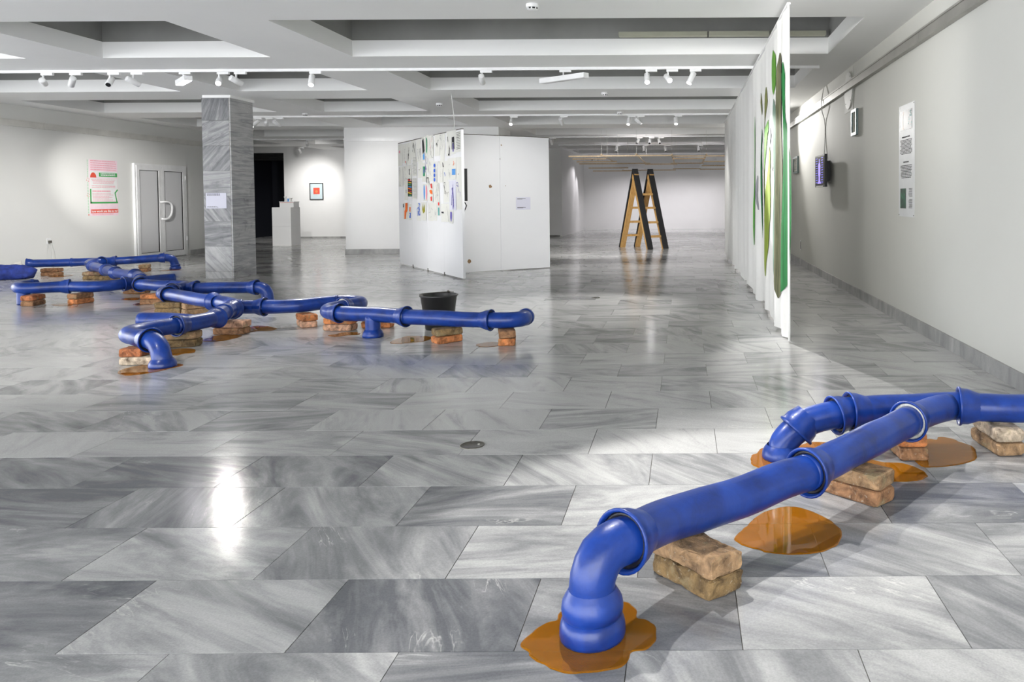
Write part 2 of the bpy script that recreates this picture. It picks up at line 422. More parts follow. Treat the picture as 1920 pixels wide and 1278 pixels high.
# skirting slabs
def skirting(name, segs, h=.115):
    e = empty_structure(name); rs = random.Random(len(name))
    for s in segs:
        o = box('skirting_slab', *s, 0, h, M['skirt'], e); o['rnd'] = rs.random(); o['tone'] = rs.uniform(.3, .6)
    return e
segs = []; y = 1.2
while y < 31: segs.append((X_R-.018, X_R-.0005, y+.002, y+.6)); y += .6
skirting('baseboard_right', segs)
skirting('baseboard_left', [(X_L+.0005, X_L+.016, yy+.002, yy+.4) for yy in (18.1, 18.5, 18.9)])
skirting('baseboard_pier', [(-7.945+k*.603, -7.945+k*.603+.6, 17.982, 17.9995) for k in range(6)])
skirting('baseboard_rear', [(-13.36+k*.92, -13.36+k*.92+.915, 25.735, 25.7495) for k in range(10)], .05)
# picture rails
def rail(name, x0, x1, mat, segs, z0, z1):
    e = empty_structure(name)
    for (a, b) in segs:
        m = MB(); m.box(x0, x1, a, b, z0, z1); d = .008 if x1 < 0 else -.008
        xa, xb = (x1, x1+.008) if x1 < 0 else (x0-.008, x0)
        m.box(xa, xb, a, b, z0, z0+.018); m.box(xa, xb, a, b, z1-.018, z1)
        m.build('rail_channel', mat, e)
    return e
rail('trim_1', X_R-.045, X_R-.0005, M['alu_r'], [(1.0+3*k, 3.995+3*k) for k in range(10)], 2.645, 2.755)
rail('trim_2', X_L+.0005, X_L+.045, M['alu'], [(10.9, 14.0), (14.005, 17.0), (17.005, 19.55)], 2.575, 2.69)
e = empty_structure('trim_3'); box('rail_channel', -7.93, -4.32, 17.955, 17.9995, 2.63, 2.70, M['pvc'], e)

# double door in the left wall
d = empty_structure('door_1')
def yz(name, x0, x1, y0, y1, z0, z1, mat, p): return box(name, x0, x1, y0, y1, z0, z1, mat, p)
XD = X_L+.0005
fr = MB(); fr.box(XD, XD+.05, 16.27, 16.31, 0, 2.07); fr.box(XD, XD+.05, 17.90, 17.96, 0, 2.07); fr.box(XD, XD+.05, 16.31, 17.90, 2.03, 2.07)
fr.build('door_frame', M['pvc'], d)
for (a, b) in ((16.315, 17.085), (17.09, 17.895)):
    f = MB(); t = .085
    f.box(XD+.012, XD+.062, a, a+t, .02, 2.028); f.box(XD+.012, XD+.062, b-t, b, .02, 2.028); f.box(XD+.012, XD+.062, a+t, b-t, .02, .14); f.box(XD+.012, XD+.062, a+t, b-t, 1.93, 2.028)
    lf = f.build('door_leaf', M['pvc'], d)
    box('door_panel', XD+.02, XD+.032, a+t, b-t, .14, 1.93, M['doorpanel'], lf)
    g = MB(); g.box(XD+.033, XD+.05, b-t-.012, b-t, .14, 1.93); g.box(XD+.033, XD+.05, a+t, b-t, .14, .15); g.box(XD+.033, XD+.05, a+t, b-t, 1.92, 1.93)
    g.build('glazing_gasket', M['black'], lf)
h = tube('door_handle', [(XD+.06, 17.03, 1.24), (XD+.13, 17.10, 1.25), (XD+.14, 17.25, 1.22), (XD+.14, 17.30, 1.10), (XD+.14, 17.24, .93), (XD+.12, 17.12, .86), (XD+.06, 17.06, .87)], .022, M['pvc'], d, 10)
for yy, zz in ((17.92, 1.75), (17.92, .35)):
    tag_ = MB(); tag_.lathe([(.013, 0), (.013, .09)], 10, (XD+.065, 17.905, zz)); tag_.build('hinge', M['pvc'], d)

# marble clad column
c = thing('marble_column', 'square column clad in streaked grey marble slabs, carrying a white card', 'column', (-7.515, 12.72, 0))
cx0, cx1, cy0, cy1 = -7.74, -7.28, 12.40, 13.05
put(c, box('core', cx0+.02, cx1-.02, cy0+.02, cy1-.02, 0, ZB, M['joint']))
rc = random.Random(3)
zl = [.0, .118] + [.118+.405*k for k in range(1, 7)] + [2.905]
for k in range(len(zl)-1):
    z0, z1 = zl[k]+.0015, zl[k+1]-.0015
    o = put(c, box('marble_slab', cx0+.002, cx1-.022, cy0, cy0+.02, z0, z1, M['colm'])); o['rnd'] = rc.random(); o['tone'] = .72 if k < 2 else rc.uniform(.3, .55)
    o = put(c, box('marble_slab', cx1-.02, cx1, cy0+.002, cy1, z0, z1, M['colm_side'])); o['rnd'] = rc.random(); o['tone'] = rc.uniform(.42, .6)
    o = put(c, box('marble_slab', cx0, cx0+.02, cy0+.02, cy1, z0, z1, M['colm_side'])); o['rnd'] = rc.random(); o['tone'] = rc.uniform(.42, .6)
    o = put(c, box('marble_slab', cx0+.02, cx1-.02, cy1-.02, cy1, z0, z1, M['colm'])); o['rnd'] = rc.random(); o['tone'] = rc.uniform(.42, .6)
put(c, box('corner_joint', cx1-.0215, cx1-.0195, cy0-.0005, cy0+.0015, 0, 2.9, plain('old grout', (.3, .26, .2), .8)))
put(c, box('plaster_head', cx0+.03, cx1+.02, cy0-.02, cy1+.02, 2.906, ZB, M['ceil']))

# ------------------------------------------------------------------ text bars helper
def text_bars(mb, place, s0, s1, z_top, z_bot, lines, seed, thick=.55, center=False, rag=.25):
    r = random.Random(seed); pitch = (z_top-z_bot)/lines
    for k in range(lines):
        z1 = z_top-k*pitch; z0 = z1-pitch*thick; L = (s1-s0)*(1-r.random()*rag); a = s0+((s1-s0)-L)/2 if center else s0
        e = a+L
        while a < e-.004:
            w = min(e-a, r.uniform(.02, .055)*max(.6, (s1-s0)/.4)); mb.add(*place(a, a+w, z0, z1)); a += w+.006
def place_x(x, sgn):
    """rectangles on a wall of constant x"""
    return lambda a, b, z0, z1: ([(x, a, z0), (x, b, z0), (x, b, z1), (x, a, z1)], [(0, 1, 2, 3) if sgn > 0 else (3, 2, 1, 0)])
def place_y(y): return lambda a, b, z0, z1: ([(a, y, z0), (b, y, z0), (b, y, z1), (a, y, z1)], [(0, 1, 2, 3)])
def flat_text(name, s, size, mat, parent, origin, ux, uz, bold=0.0):
    cu = bpy.data.curves.new(name, 'FONT'); cu.body = s; cu.size = size; cu.align_x = 'LEFT'; cu.fill_mode = 'FRONT'; cu.resolution_u = 2; cu.offset = bold
    tmp = bpy.data.objects.new(name, cu); COL.objects.link(tmp)
    me = bpy.data.meshes.new_from_object(tmp.evaluated_get(bpy.context.evaluated_depsgraph_get())); bpy.data.objects.remove(tmp)
    o, ux, uz = Vector(origin), Vector(ux), Vector(uz)
    for v in me.vertices: v.co = o+ux*v.co.x+uz*v.co.y
    me.materials.clear(); me.materials.append(mat); ob = bpy.data.objects.new(name, me); COL.objects.link(ob); ob.parent = parent
    return ob

# card on the column
cd = box('wall_card', -7.70, -7.37, 12.394, 12.3995, 1.135, 1.385, M['paper2']); tag(cd, 'white caption card fixed to the marble column', 'card')
mb = MB(); pl = place_y(12.3935); text_bars(mb, pl, -7.68, -7.46, 1.372, 1.335, 2, 4); text_bars(mb, pl, -7.68, -7.50, 1.17, 1.15, 2, 5); mb.build('caption_text', M['ink'], cd)

# ------------------------------------------------------------------ white partition
PA = Vector((-3.46, 11.99, 0)); PB = Vector((-5.571, 15.03, 0)); wd = (PB-PA).normalized(); wn = Vector((-wd.y, wd.x, 0))
if wn.dot(Vector((0, 0, 0))-PA) < 0: wn = -wn           # wn: towards the entrance and the left wall
part = thing('partition_wall', 'free-standing white board partition of joined panels covered with drawings', 'partition', PA)
def obox(name, o, u, v, s0, s1, t0, t1, z0, z1, mat, parent):
    o = Vector(o); u = Vector(u); v = Vector(v)
    vs = [o+u*s+v*t+Vector((0, 0, z)) for z in (z0, z1) for s, t in ((s0, t0), (s1, t0), (s1, t1), (s0, t1))]
    fs = [(0,3,2,1),(4,5,6,7),(0,1,5,4),(1,2,6,5),(2,3,7,6),(3,0,4,7)]
    if u.cross(v).z < 0: fs = [tuple(reversed(f)) for f in fs]
    return put(parent, mesh(name, vs, fs, mat)) if parent else mesh(name, vs, fs, mat)
TH = .04
for k in range(4): obox('partition_panel', PA, wd, wn, k*.927+.0015, (k+1)*.927-.0015, -TH, 0, .02, 2.345, M['panel'], part)
for s in (.9, 1.83, 2.76): obox('floor_clip', PA, wd, wn, s, s+.035, -.01, .006, .0, .055, M['steel'], part)
obox('top_strip', PA, wd, wn, .0, 3.7, -TH, -.001, 2.345, 2.36, M['steel'], part)
JT = PA+wd*1.09-wn*TH; rd = -wn
for k in range(2): obox('partition_panel', JT, rd, wd, .002+k*1.0-(.0), (k+1)*1.0-.0015 if k == 0 else 1.93, -TH/2, TH/2, .015, 2.36, M['panel'], part)
obox('top_strip', JT, rd, wd, .0, 1.93, -TH/2, TH/2, 2.36, 2.372, M['steel'], part)
obox('hinge_bolt', JT, rd, -wd, 1.000, 1.010, .019, .0215, 1.95, 1.97, M['steel'], part)
# wear marks where paint is chipped on the right wing
brown = plain('bare chipboard', (.30, .19, .10), .9)
def chip(s, z, r):
    vs = [JT+rd*(s+r*math.cos(a)*random.uniform(.75, 1.15))-wd*(TH/2+.0008)+Vector((0, 0, z+r*math.sin(a)*random.uniform(.75, 1.2))) for a in [2*PI*k/11 for k in range(11)]]
    put(part, mesh('paint_chip', vs, [tuple(range(11))], brown))
chip(.43, .20, .036); chip(.82, 1.48, .03); chip(1.1, 1.49, .008); chip(1.03, 2.2, .012)
wirev = [(-3.63, 12.22, 2.36), (-3.64, 12.22, 2.6), (-3.70, 12.3, 2.95)]
o = tube('hanging_cable', wirev, .006, M['wire']); tag(o, 'thin white cable rising from the drawing wall to the ceiling', 'cable')
# caption card on the right wing
cc = JT+rd*1.42
e = thing('wall_card', 'white caption card on the bare wing of the partition', 'card', cc)
obox('card', cc, rd, -wd, -.13, .14, TH/2+.0002, TH/2+.003, 1.07, 1.29, M['paper2'], e)
def wing_rect(mb, s0, s1, z0, z1, off, o=JT, u=rd, v=-wd):
    mb.add([o+u*s0+v*off+Vector((0,0,z0)), o+u*s1+v*off+Vector((0,0,z0)), o+u*s1+v*off+Vector((0,0,z1)), o+u*s0+v*off+Vector((0,0,z1))], [(0,1,2,3)])
mb = MB()
for z, L in ((1.265, .16), (1.254, .10), (1.108, .16), (1.097, .11)): wing_rect(mb, 1.42-.11, 1.42-.11+L, z, z+.006, TH/2+.004)
put(e, mb.build('caption_text', M['ink']))
# screen on the back of the drawing wing, seen edge on
tv = thing('monitor', 'black flat monitor hung on the back of the drawing wall', 'monitor', PA+wd*.30-wn*.08)
obox('screen_body', PA, wd, -wn, .08, .62, TH+.03, TH+.075, 1.23, 1.74, M['black'], tv)
obox('wall_bracket', PA, wd, -wn, .25, .45, TH+.0002, TH+.03, 1.4, 1.6, M['steel'], tv)
put(tv, tube('power_cable', [PA+wd*.2-wn*(TH+.05)+Vector((0,0,1.23)), PA+wd*.12-wn*(TH+.07)+Vector((0,0,1.16)), PA+wd*.16-wn*(TH+.05)+Vector((0,0,1.08)), PA+wd*.12-wn*(TH+.03)+Vector((0,0,1.03))], .009, M['black']))

# drawings pinned on the wing (s from the free edge, z), each sheet a thing
rd_ = random.Random(11)
GRP = 'drawings pinned on the white partition'
def sheet(s, z, w, h, label, marks, mat='paper', tilt=None, name='drawing'):
    """marks: list of (material key, kind, args) in sheet units -.5...5"""
    a = rd_.uniform(-.02, .02) if tilt is None else tilt
    off = .0012+rd_.random()*.003
    u = wd*math.cos(a)+Vector((0,0,1))*math.sin(a); v = Vector((0,0,1))*math.cos(a)-wd*math.sin(a); o = PA+wd*s+Vector((0,0,z))
    P = lambda x, y, k=0: o+u*(x*w)+v*(y*h)+wn*(off+k)
    curl = .012*rd_.random()
    vs = [P(-.5,-.5,curl), P(0,-.5,curl*.4), P(.5,-.5,curl*.7), P(-.5,.5), P(0,.5), P(.5,.5)]
    t = thing(name, label, 'drawing', o, GRP)
    sh_ = put(t, mesh('sheet', vs, [(0,1,4,3),(1,2,5,4)], M[mat]))
    for mi, (mk, kind, args) in enumerate(marks):
        b = MB(); k0 = .0015+curl*.9+mi*.0004
        if kind == 'poly': b.add([P(x, y, k0) for x, y in args], [tuple(range(len(args)))])
        elif kind == 'oval':
            x, y, rx, ry = args; b.add([P(x+rx*math.cos(2*PI*q/14), y+ry*math.sin(2*PI*q/14), k0) for q in range(14)], [tuple(range(14))])
        elif kind == 'scrib':
            seed, x, y, rx, ry, n, th = args; q = random.Random(seed); p = (x+q.uniform(-rx, rx), y+q.uniform(-ry, ry))
            for _ in range(n):
                p2 = (min(.46, max(-.46, p[0]+q.uniform(-rx, rx)*.9)), min(.46, max(-.46, p[1]+q.uniform(-ry, ry)*.9)))
                dx, dy = p2[0]-p[0], p2[1]-p[1]; L = math.hypot(dx, dy)+1e-6; nx, ny = -dy/L*th, dx/L*th
                b.add([P(p[0]-nx,p[1]-ny,k0), P(p2[0]-nx,p2[1]-ny,k0), P(p2[0]+nx,p2[1]+ny,k0), P(p[0]+nx,p[1]+ny,k0)], [(0,1,2,3)])
                p = p2 if q.random() < .8 else (max(-.4, min(.4, x+q.uniform(-rx, rx))), max(-.4, min(.4, y+q.uniform(-ry, ry))))
        elif kind == 'lines':
            n, x0, x1, y0, y1 = args; q = random.Random(n*7+mi)
            for r_ in range(n):
                yy = y1-(y1-y0)*r_/n; e_ = x0+(x1-x0)*q.uniform(.75, 1)
                b.add([P(x0,yy-.012,k0), P(e_,yy-.012,k0), P(e_,yy+.008,k0), P(x0,yy+.008,k0)], [(0,1,2,3)])
        b.build('drawn_marks', M[mk], sh_)
    return t
def S(kind='pencil', n=14, rx=.25, ry=.3, th=.012, x=0, y=0): return (kind, 'scrib', (rd_.randint(0, 9999), x, y, rx, ry, n, th))
SKL = 'white sheet with a faint pencil sketch on the partition'
INK = 'white sheet with a loose black ink sketch on the partition'
BLU = 'white sheet with a few blue pen marks on the partition'
# top row
sheet(3.52, 2.12, .30, .42, 'yellowed sheet with a small pink smudge, at the outer top edge of the partition', [('p_pink', 'oval', (.1, .15, .12, .06))])
sheet(3.24, 2.14, .28, .36, 'faint pencil sketch beside the yellowed sheet with pink smudge on the partition', [S(n=10, th=.006)])
sheet(3.14, 1.97, .10, .1, 'tiny paper slip with a red dot near the top of the partition', [('p_red', 'oval', (0, 0, .2, .2))])
sheet(2.94, 2.12, .30, .40, 'sheet with a black upright ink squiggle above the black loop drawing on the partition', [S('ink', 8, .12, .3, .03)])
sheet(2.62, 2.17, .30, .34, 'sheet with a black ink figure above the short-lined handwritten page on the partition', [S('ink', 14, .22, .3, .02)])
sheet(2.30, 2.14, .28, .40, 'grey pencil sketch next to the dark standing figure on the partition', [S('pencil', 16, .2, .35, .012)])
sheet(1.98, 2.15, .24, .42, 'sheet with a dark blue and black standing figure on the partition', [('ink', 'poly', [(-.3,-.1),(.2,-.2),(.3,.35),(.0,.45),(-.2,.2)]), ('p_lblue', 'poly', [(-.3,-.45),(.1,-.45),(.15,-.25),(-.28,-.15)])])
sheet(1.78, 2.20, .16, .36, 'narrow sheet with a green figure on the partition', [('p_green', 'poly', [(-.1,-.4),(.25,-.3),(.2,.1),(.3,.4),(-.05,.35),(-.2,0)])])
sheet(1.80, 1.88, .20, .30, 'sheet with a violet pen drawing hung under the green figure', [S('p_violet', 18, .2, .4, .02)])
sheet(1.56, 2.16, .28, .40, 'pencil and pink scribble beside the salmon paper strip on the partition', [S('pencil', 18, .25, .3, .012), S('p_pink', 4, .2, .3, .01)])
sheet(1.42, 2.16, .04, .32, 'thin salmon paper strip between two sketches on the partition', [], 'paper') ['x'] = 0
sheet(1.20, 2.17, .28, .36, 'sheet with black ink strokes beside the salmon paper strip on the partition', [S('ink', 9, .15, .2, .02)])
sheet(.92, 2.17, .26, .34, 'fine pencil tangle above the sheet with a black wedge on the partition', [S('pencil', 20, .25, .3, .008)])
sheet(.93, 1.90, .22, .26, 'sheet with a black wedge in its lower corner on the partition', [('ink', 'poly', [(-.3,-.42),(-.05,-.42),(.05,-.1),(-.1,-.15)])])
sheet(.60, 2.16, .24, .40, 'sheet with bold black vertical ink strokes on the partition', [S('ink', 12, .15, .35, .035)])
sheet(.36, 2.17, .24, .38, 'sheet with a black dog-like ink figure on the partition', [('ink', 'poly', [(-.25,-.3),(-.12,-.28),(-.05,.0),(.15,.0),(.2,-.3),(.3,-.3),(.28,.2),(-.2,.22)]), ('p_violet', 'poly', [(-.1,-.4),(.1,-.4),(.08,-.05),(-.05,-.05)])])
sheet(.13, 2.16, .24, .32, 'handwritten page at the upper free corner of the partition', [('ink', 'lines', (11, -.42, .42, -.42, .45))])
# second row
sheet(3.50, 1.70, .30, .38, 'pencil sketch under the yellowed sheet with pink smudge on the partition', [S('pencil', 12, .2, .3, .012)])
sheet(3.20, 1.72, .28, .36, 'pencil sketch beside the black loop drawing on the partition', [S('pencil', 12, .25, .3, .01)])
sheet(2.90, 1.76, .28, .30, 'sheet with a small black loop drawing on the partition', [('ink', 'oval', (0, .05, .14, .2)), ('paper', 'oval', (.02, .05, .08, .12))])
sheet(2.56, 1.86, .28, .34, 'handwritten page of many short lines high on the partition', [('pencil', 'lines', (13, -.45, .4, -.45, .48))])
sheet(2.20, 1.80, .30, .30, 'sheet with a few short ink dashes beside the dark green rectangle on the partition', [S('ink', 4, .2, .1, .012)])
sheet(1.97, 1.74, .24, .34, 'sheet with a dark green rectangle on the partition', [('p_green', 'poly', [(-.25,-.2),(.2,-.2),(.2,.3),(-.25,.3)]), ('p_violet', 'oval', (-.02, .05, .1, .12))])
sheet(1.74, 1.60, .16, .18, 'small sheet with a black bracket mark on the partition', [('ink', 'poly', [(-.35,-.3),(-.25,-.3),(-.25,.15),(.25,.15),(.25,-.3),(.35,-.3),(.35,.25),(-.35,.25)])])
sheet(1.55, 1.76, .26, .36, 'pencil sketch beside the column of blue blots on the partition', [S('pencil', 10, .2, .3, .01)])
sheet(1.35, 1.72, .22, .36, 'sheet with a column of blue blots on the partition', [('p_blue', 'oval', (0, y_, .22, .09)) for y_ in (.32, .08, -.14, -.35)])
sheet(1.06, 1.72, .26, .36, 'almost empty pencil sheet on the other side of the blue blots on the partition', [S('pencil', 8, .2, .3, .008)])
sheet(.80, 1.72, .24, .34, BLU, [S('p_blue', 5, .1, .12, .03, 0, -.2)])
sheet(.57, 1.75, .22, .34, 'pencil sketch beside the sky blue block on the partition', [S('pencil', 10, .2, .3, .01)])
sheet(.36, 1.75, .22, .34, 'sheet with a sky blue block under an orange scribble on the partition', [('p_lblue', 'poly', [(-.4,-.3),(.35,-.3),(.35,-.02),(-.4,-.02)]), S('p_orange', 6, .2, .15, .02, .05, .25)])
sheet(.12, 1.73, .24, .38, 'blank sheet with one small dark dot near the free edge of the partition', [('ink', 'oval', (.1, -.2, .05, .03))])
# third row
sheet(3.16, 1.40, .24, .30, 'ink sketch beside the striped sheet on the partition', [S('ink', 8, .12, .25, .02)])
sheet(2.89, 1.485, .27, .33, 'sheet packed with red, yellow, green and black stripes on the partition',
      [('ink', 'poly', [(-.5,-.5),(.5,-.5),(.5,.5),(-.5,.5)])] + [(['p_red', 'p_yellow', 'p_green', 'p_lblue', 'p_orange', 'p_red', 'p_yellow', 'p_green'][q], 'poly', [(-.45+.05*(q%3), .42-q*.12), (.42, .47-q*.12-.05*(q%2)), (.44, .40-q*.12), (-.44, .35-q*.12)]) for q in range(8)])
sheet(2.57, 1.46, .28, .38, 'handwritten page beside the striped sheet on the partition', [('pencil', 'lines', (15, -.45, .42, -.47, .47))])
sheet(1.93, 1.38, .27, .30, 'sheet with a pink oval touching a blue oval on the partition', [('p_pink', 'oval', (-.25, 0, .16, .46)), ('p_lblue', 'oval', (.22, .02, .16, .46))])
sheet(1.59, 1.38, .26, .32, 'sheet with scattered red-orange blots on the partition', [('p_red', 'poly', [(-.35,.2),(-.05,.25),(.05,.45),(-.2,.48)]), ('p_orange', 'poly', [(-.4,-.1),(.1,-.05),(.3,.1),(0,.15),(-.3,.1)]), ('p_red', 'poly', [(-.3,-.45),(0,-.45),(.05,-.25),(-.25,-.2)])])
sheet(1.27, 1.38, .30, .34, 'dense pencil tangle beside the red-orange blots on the partition', [S('pencil', 22, .25, .3, .008)])
sheet(.75, 1.38, .30, .34, 'busy black ink sketch beside the larger sheet with blue figure on the partition', [S('ink', 16, .25, .35, .012)])
sheet(.43, 1.325, .32, .47, 'larger sheet with a thin blue standing figure, its lower corner curling off the partition', [S('p_violet', 26, .16, .42, .015)], 'paper2')
sheet(.12, 1.32, .26, .44, 'violet pencil sketch beside the larger sheet with blue figure on the partition', [S('p_violet', 14, .2, .35, .012)])
# bottom row
sheet(3.22, 1.045, .32, .31, 'sheet with a bright orange long-legged shape on the partition', [('p_orange', 'poly', [(-.48,.48),(-.02,.48),(.02,.1),(.2,0),(.25,-.48),(-.05,-.48),(-.2,-.1),(-.45,0)]), ('ink', 'poly', [(.28,.25),(.48,.2),(.48,.45),(.35,.45)])])
sheet(2.92, 1.03, .20, .30, 'small sheet with an orange fleck above a blue fleck on the partition', [('p_orange', 'poly', [(-.2,.0),(.15,.05),(.1,.3),(-.25,.3)]), ('p_blue', 'poly', [(-.25,-.4),(.25,-.35),(-.05,-.15),(.2,-.05),(-.3,-.05)])])
sheet(2.35, 1.04, .24, .32, 'sheet with a looping bright blue scribble on the partition', [S('p_blue', 20, .28, .4, .03)])
sheet(2.03, 1.05, .30, .32, 'sheet with an olive bird-like shape on the partition', [('p_olive', 'poly', [(-.3,.0),(.05,-.12),(.25,.1),(.15,.45),(.02,.1),(-.2,.4)])])
sheet(1.64, 1.05, .30, .32, 'sparse pencil sheet near the olive bird shape on the partition', [S('pencil', 8, .2, .3, .01)])
sheet(1.38, 1.05, .22, .30, 'pencil sketch beside the red, white and blue strip on the partition', [S('lines' if False else 'pencil', 9, .2, .3, .012)])
sheet(1.17, 1.10, .17, .24, 'small sheet with a red, white and blue upright strip on the partition', [('p_red', 'poly', [(-.2,.25),(.2,.25),(.2,.48),(-.2,.48)]), ('p_teal', 'poly', [(-.2,-.45),(.2,-.45),(.2,.1),(-.2,.1)])])
sheet(.93, 1.04, .24, .30, 'sheet with one short black dash on the partition', [('ink', 'poly', [(-.1,-.05),(.4,-.02),(.4,.06),(-.1,.05)])])
sheet(.69, 1.04, .22, .30, 'pencil sketch beside the short black dash on the partition', [S('pencil', 8, .2, .3, .01)])
sheet(.51, .975, .18, .21, 'lowest sheet on the partition, with a dark blue two-legged figure', [('p_violet', 'poly', [(-.2,.4),(.2,.4),(.25,.0),(.1,-.4),(0,-.1),(-.1,-.4),(-.25,.1)])])

# ------------------------------------------------------------------ posters and screens on the walls
# left wall poster (faces +x)
XP = X_L+.0008
p = thing('poster', 'pink and white poster with green frame and red slogan bar on the left wall', 'poster', (XP, 15.46, 1.53))
def lw(name, y0, y1, z0, z1, k, mat): return put(p, box(name, XP+.0005, XP+.001+k*.0006, y0, y1, z0, z1, mat))
PY0, PY1 = 15.09, 15.84
lw('poster_sheet', PY0, PY1, .975, 2.09, 1, M['poster_pink'])
lw('white_field', PY0+.02, PY1-.01, 1.28, 1.72, 2, M['poster_white'])
lw('white_field', PY0+.02, PY1-.01, 1.74, 1.86, 2, M['poster_white'])
lw('green_bar', PY0+.25, PY1-.01, 1.755, 1.835, 4, M['poster_green'])
vs = [(XP+.0032, PY0+.10+.08*math.cos(a), 1.735+.10*math.sin(a)) for a in [PI*k/10 for k in range(11)]]
put(p, mesh('red_dome', vs, [tuple(range(11))], M['poster_red']))
for y0, y1, z0, z1 in ((PY0+.01, PY0+.04, 1.22, 1.51), (PY0+.01, PY1-.005, 1.22, 1.255)): lw('green_frame', y0, y1, z0, z1, 4, M['poster_green'])
for a, b in (((PY1-.03, 1.24), (PY1-.08, 1.44)), ((PY1-.08, 1.43), (PY1-.005, 1.50))):
    m = MB().bar((XP+.002, a[0], a[1]), (XP+.002, b[0], b[1]), .014, .0012, (0, 1, 0)); put(p, m.build('green_frame', M['poster_green']))
lw('red_bar', PY0+.02, PY1-.005, 1.03, 1.105, 4, M['poster_red'])
mb = MB(); pl = place_x(XP+.0036, 1)
text_bars(mb, pl, PY0+.03, PY1-.04, 2.075, 2.055, 1, 1, .9)
for k in range(4): text_bars(mb, pl, PY0+.03, PY1-.03, 2.03-k*.043, 2.01-k*.043, 1, 10+k, .8, rag=.02)
text_bars(mb, pl, PY0+.03, PY1-.05, 1.70, 1.60, 4, 3, .4, True); text_bars(mb, pl, PY0+.03, PY1-.05, 1.575, 1.52, 2, 5, .45, True, .1)
text_bars(mb, pl, PY0+.07, PY1-.16, 1.48, 1.44, 1, 7, .7); text_bars(mb, pl, PY0+.07, PY1-.13, 1.42, 1.27, 6, 9, .4)
text_bars(mb, pl, PY0+.05, PY1-.05, 1.02, .985, 2, 12, .5)
put(p, mb.build('printed_text', M['poster_rose']))
mb = MB(); pl = place_x(XP+.0042, 1); text_bars(mb, pl, PY0+.29, PY1-.06, 1.825, 1.765, 2, 31, .55, True, .1); put(p, mb.build('printed_text', M['poster_white']))
dummy = bpy.data.objects.new('t', None)
ft = flat_text('slogan_text', 'how would you like to go?', .067, M['poster_white'], None, (XP+.0042, PY0+.035, 1.045), (0, 1, 0), (0, 0, 1), .002)
w_ = max(v.co.y for v in ft.data.vertices)-(PY0+.035); sc_ = (PY1-PY0-.06)/w_
for v in ft.data.vertices: v.co.y = PY0+.035+(v.co.y-PY0-.035)*sc_
put(p, ft)
side = MB(); pl = place_x(XP+.0008, 1); rs = random.Random(5); z = 1.03
while z < 2.08:
    L = rs.uniform(.02, .05); side.add(*pl(PY0-.05, PY0-.03, z, z+L)); z += L+.012
    if 1.33 < z < 1.36: z = 1.43
    if 1.63 < z < 1.66: z = 1.74
put(p, side.build('printed_text', plain('poster pale green', (.45, .68, .48), .6)))
for zc in (1.385, 1.69):
    m = MB()
    for q in range(8):
        if q % 2 == 0: a0, a1 = 2*PI*q/8, 2*PI*(q+1)/8; m.add([(XP+.0008, PY0-.035+r_*math.cos(a), zc+r_*math.sin(a)) for r_, a in ((.03, a0), (.04, a0), (.04, a1), (.03, a1))], [(0,1,2,3)])
    put(p, m.build('red_ring', M['poster_red']))
put(p, MB().lathe([(.014, 0), (.014, .0008)], 10, (XP, PY0-.035, 1.0), (1, 0, 0)).build('red_dot', M['poster_red']))
# socket with two leads on the left wall
s = thing('wall_socket', 'white wall socket with two thin leads on the left wall', 'socket', (X_L, 14.08, .54))
put(s, box('socket_plate', X_L+.0005, X_L+.012, 14.04, 14.12, .49, .60, M['pvc']))
put(s, box('plug', X_L+.012, X_L+.05, 14.065, 14.10, .50, .55, M['steel']))
for k in (0, 1): put(s, tube('power_lead', [(X_L+.05, 14.075+k*.02, .51), (X_L+.06, 14.08+k*.06, .35), (X_L+.07, 14.08+k*.09, .12), (X_L+.08, 14.1+k*.1, .006)], .005, M['wire'], None, 6))

# right wall poster (faces -x); larger y is farther away
XQ = X_R-.0008
def img_mat(name, cols, scale, planet=None):
    m, n, l, b = nt(name); g = n.new('ShaderNodeNewGeometry'); t = noise_node(n, l, g.outputs['Position'], scale, 6, .6, 1.2)
    r = ramp(n, cols); l.new(t.outputs['Fac'], r.inputs['Fac']); l.new(r.outputs['Color'], b.inputs['Base Color']); b.inputs['Roughness'].default_value = .4
    return m
p = thing('info_panel', 'tall white text panel with two pictures on the right wall', 'panel', (XQ, 7.5, 1.6))
def rwb(name, y0, y1, z0, z1, k, mat): return put(p, box(name, XQ-.001-k*.0006, XQ-.0002, y0, y1, z0, z1, mat))
rwb('panel_sheet', 7.255, 7.775, 1.06, 2.155, 3, plain('panel paper', (.68, .69, .70), .5))
rwb('picture', 7.332, 7.733, 1.908, 2.098, 5, img_mat('dark picture', [(.35, (.008, .01, .012)), (.55, (.012, .02, .022)), (.72, (.02, .12, .13))], 9))
m = MB()
arc = [PI/2+PI*k/16 for k in range(17)]
m.add([(XQ-.0045, 7.60-.115*math.cos(a), 2.0+.085*math.sin(a)) for a in arc] + [(XQ-.0045, 7.60-.03*math.cos(a), 2.0+.08*math.sin(a)) for a in reversed(arc)], [tuple(range(34))])
put(p, m.build('orange_globe', img_mat('orange globe', [(.3, (.30, .08, .02)), (.7, (.55, .20, .06))], 22)))
m = MB(); rs = random.Random(8)
for k in range(26):
    yy, zz = rs.uniform(7.34, 7.44), rs.uniform(1.92, 2.08); m.add([(XQ-.0046, yy, zz), (XQ-.0046, yy+.012, zz), (XQ-.0046, yy+.012, zz+.007), (XQ-.0046, yy, zz+.007)], [(3,2,1,0)])
put(p, m.build('teal_marks', M['p_teal']))
rwb('picture', 7.522, 7.717, 1.14, 1.336, 5, img_mat('green picture', [(.35, (.01, .012, .012)), (.52, (.015, .10, .05)), (.7, (.03, .28, .15)), (.85, (.5, .2, .1))], 7))
mb = MB(); pl = place_x(XQ-.0036, -1)
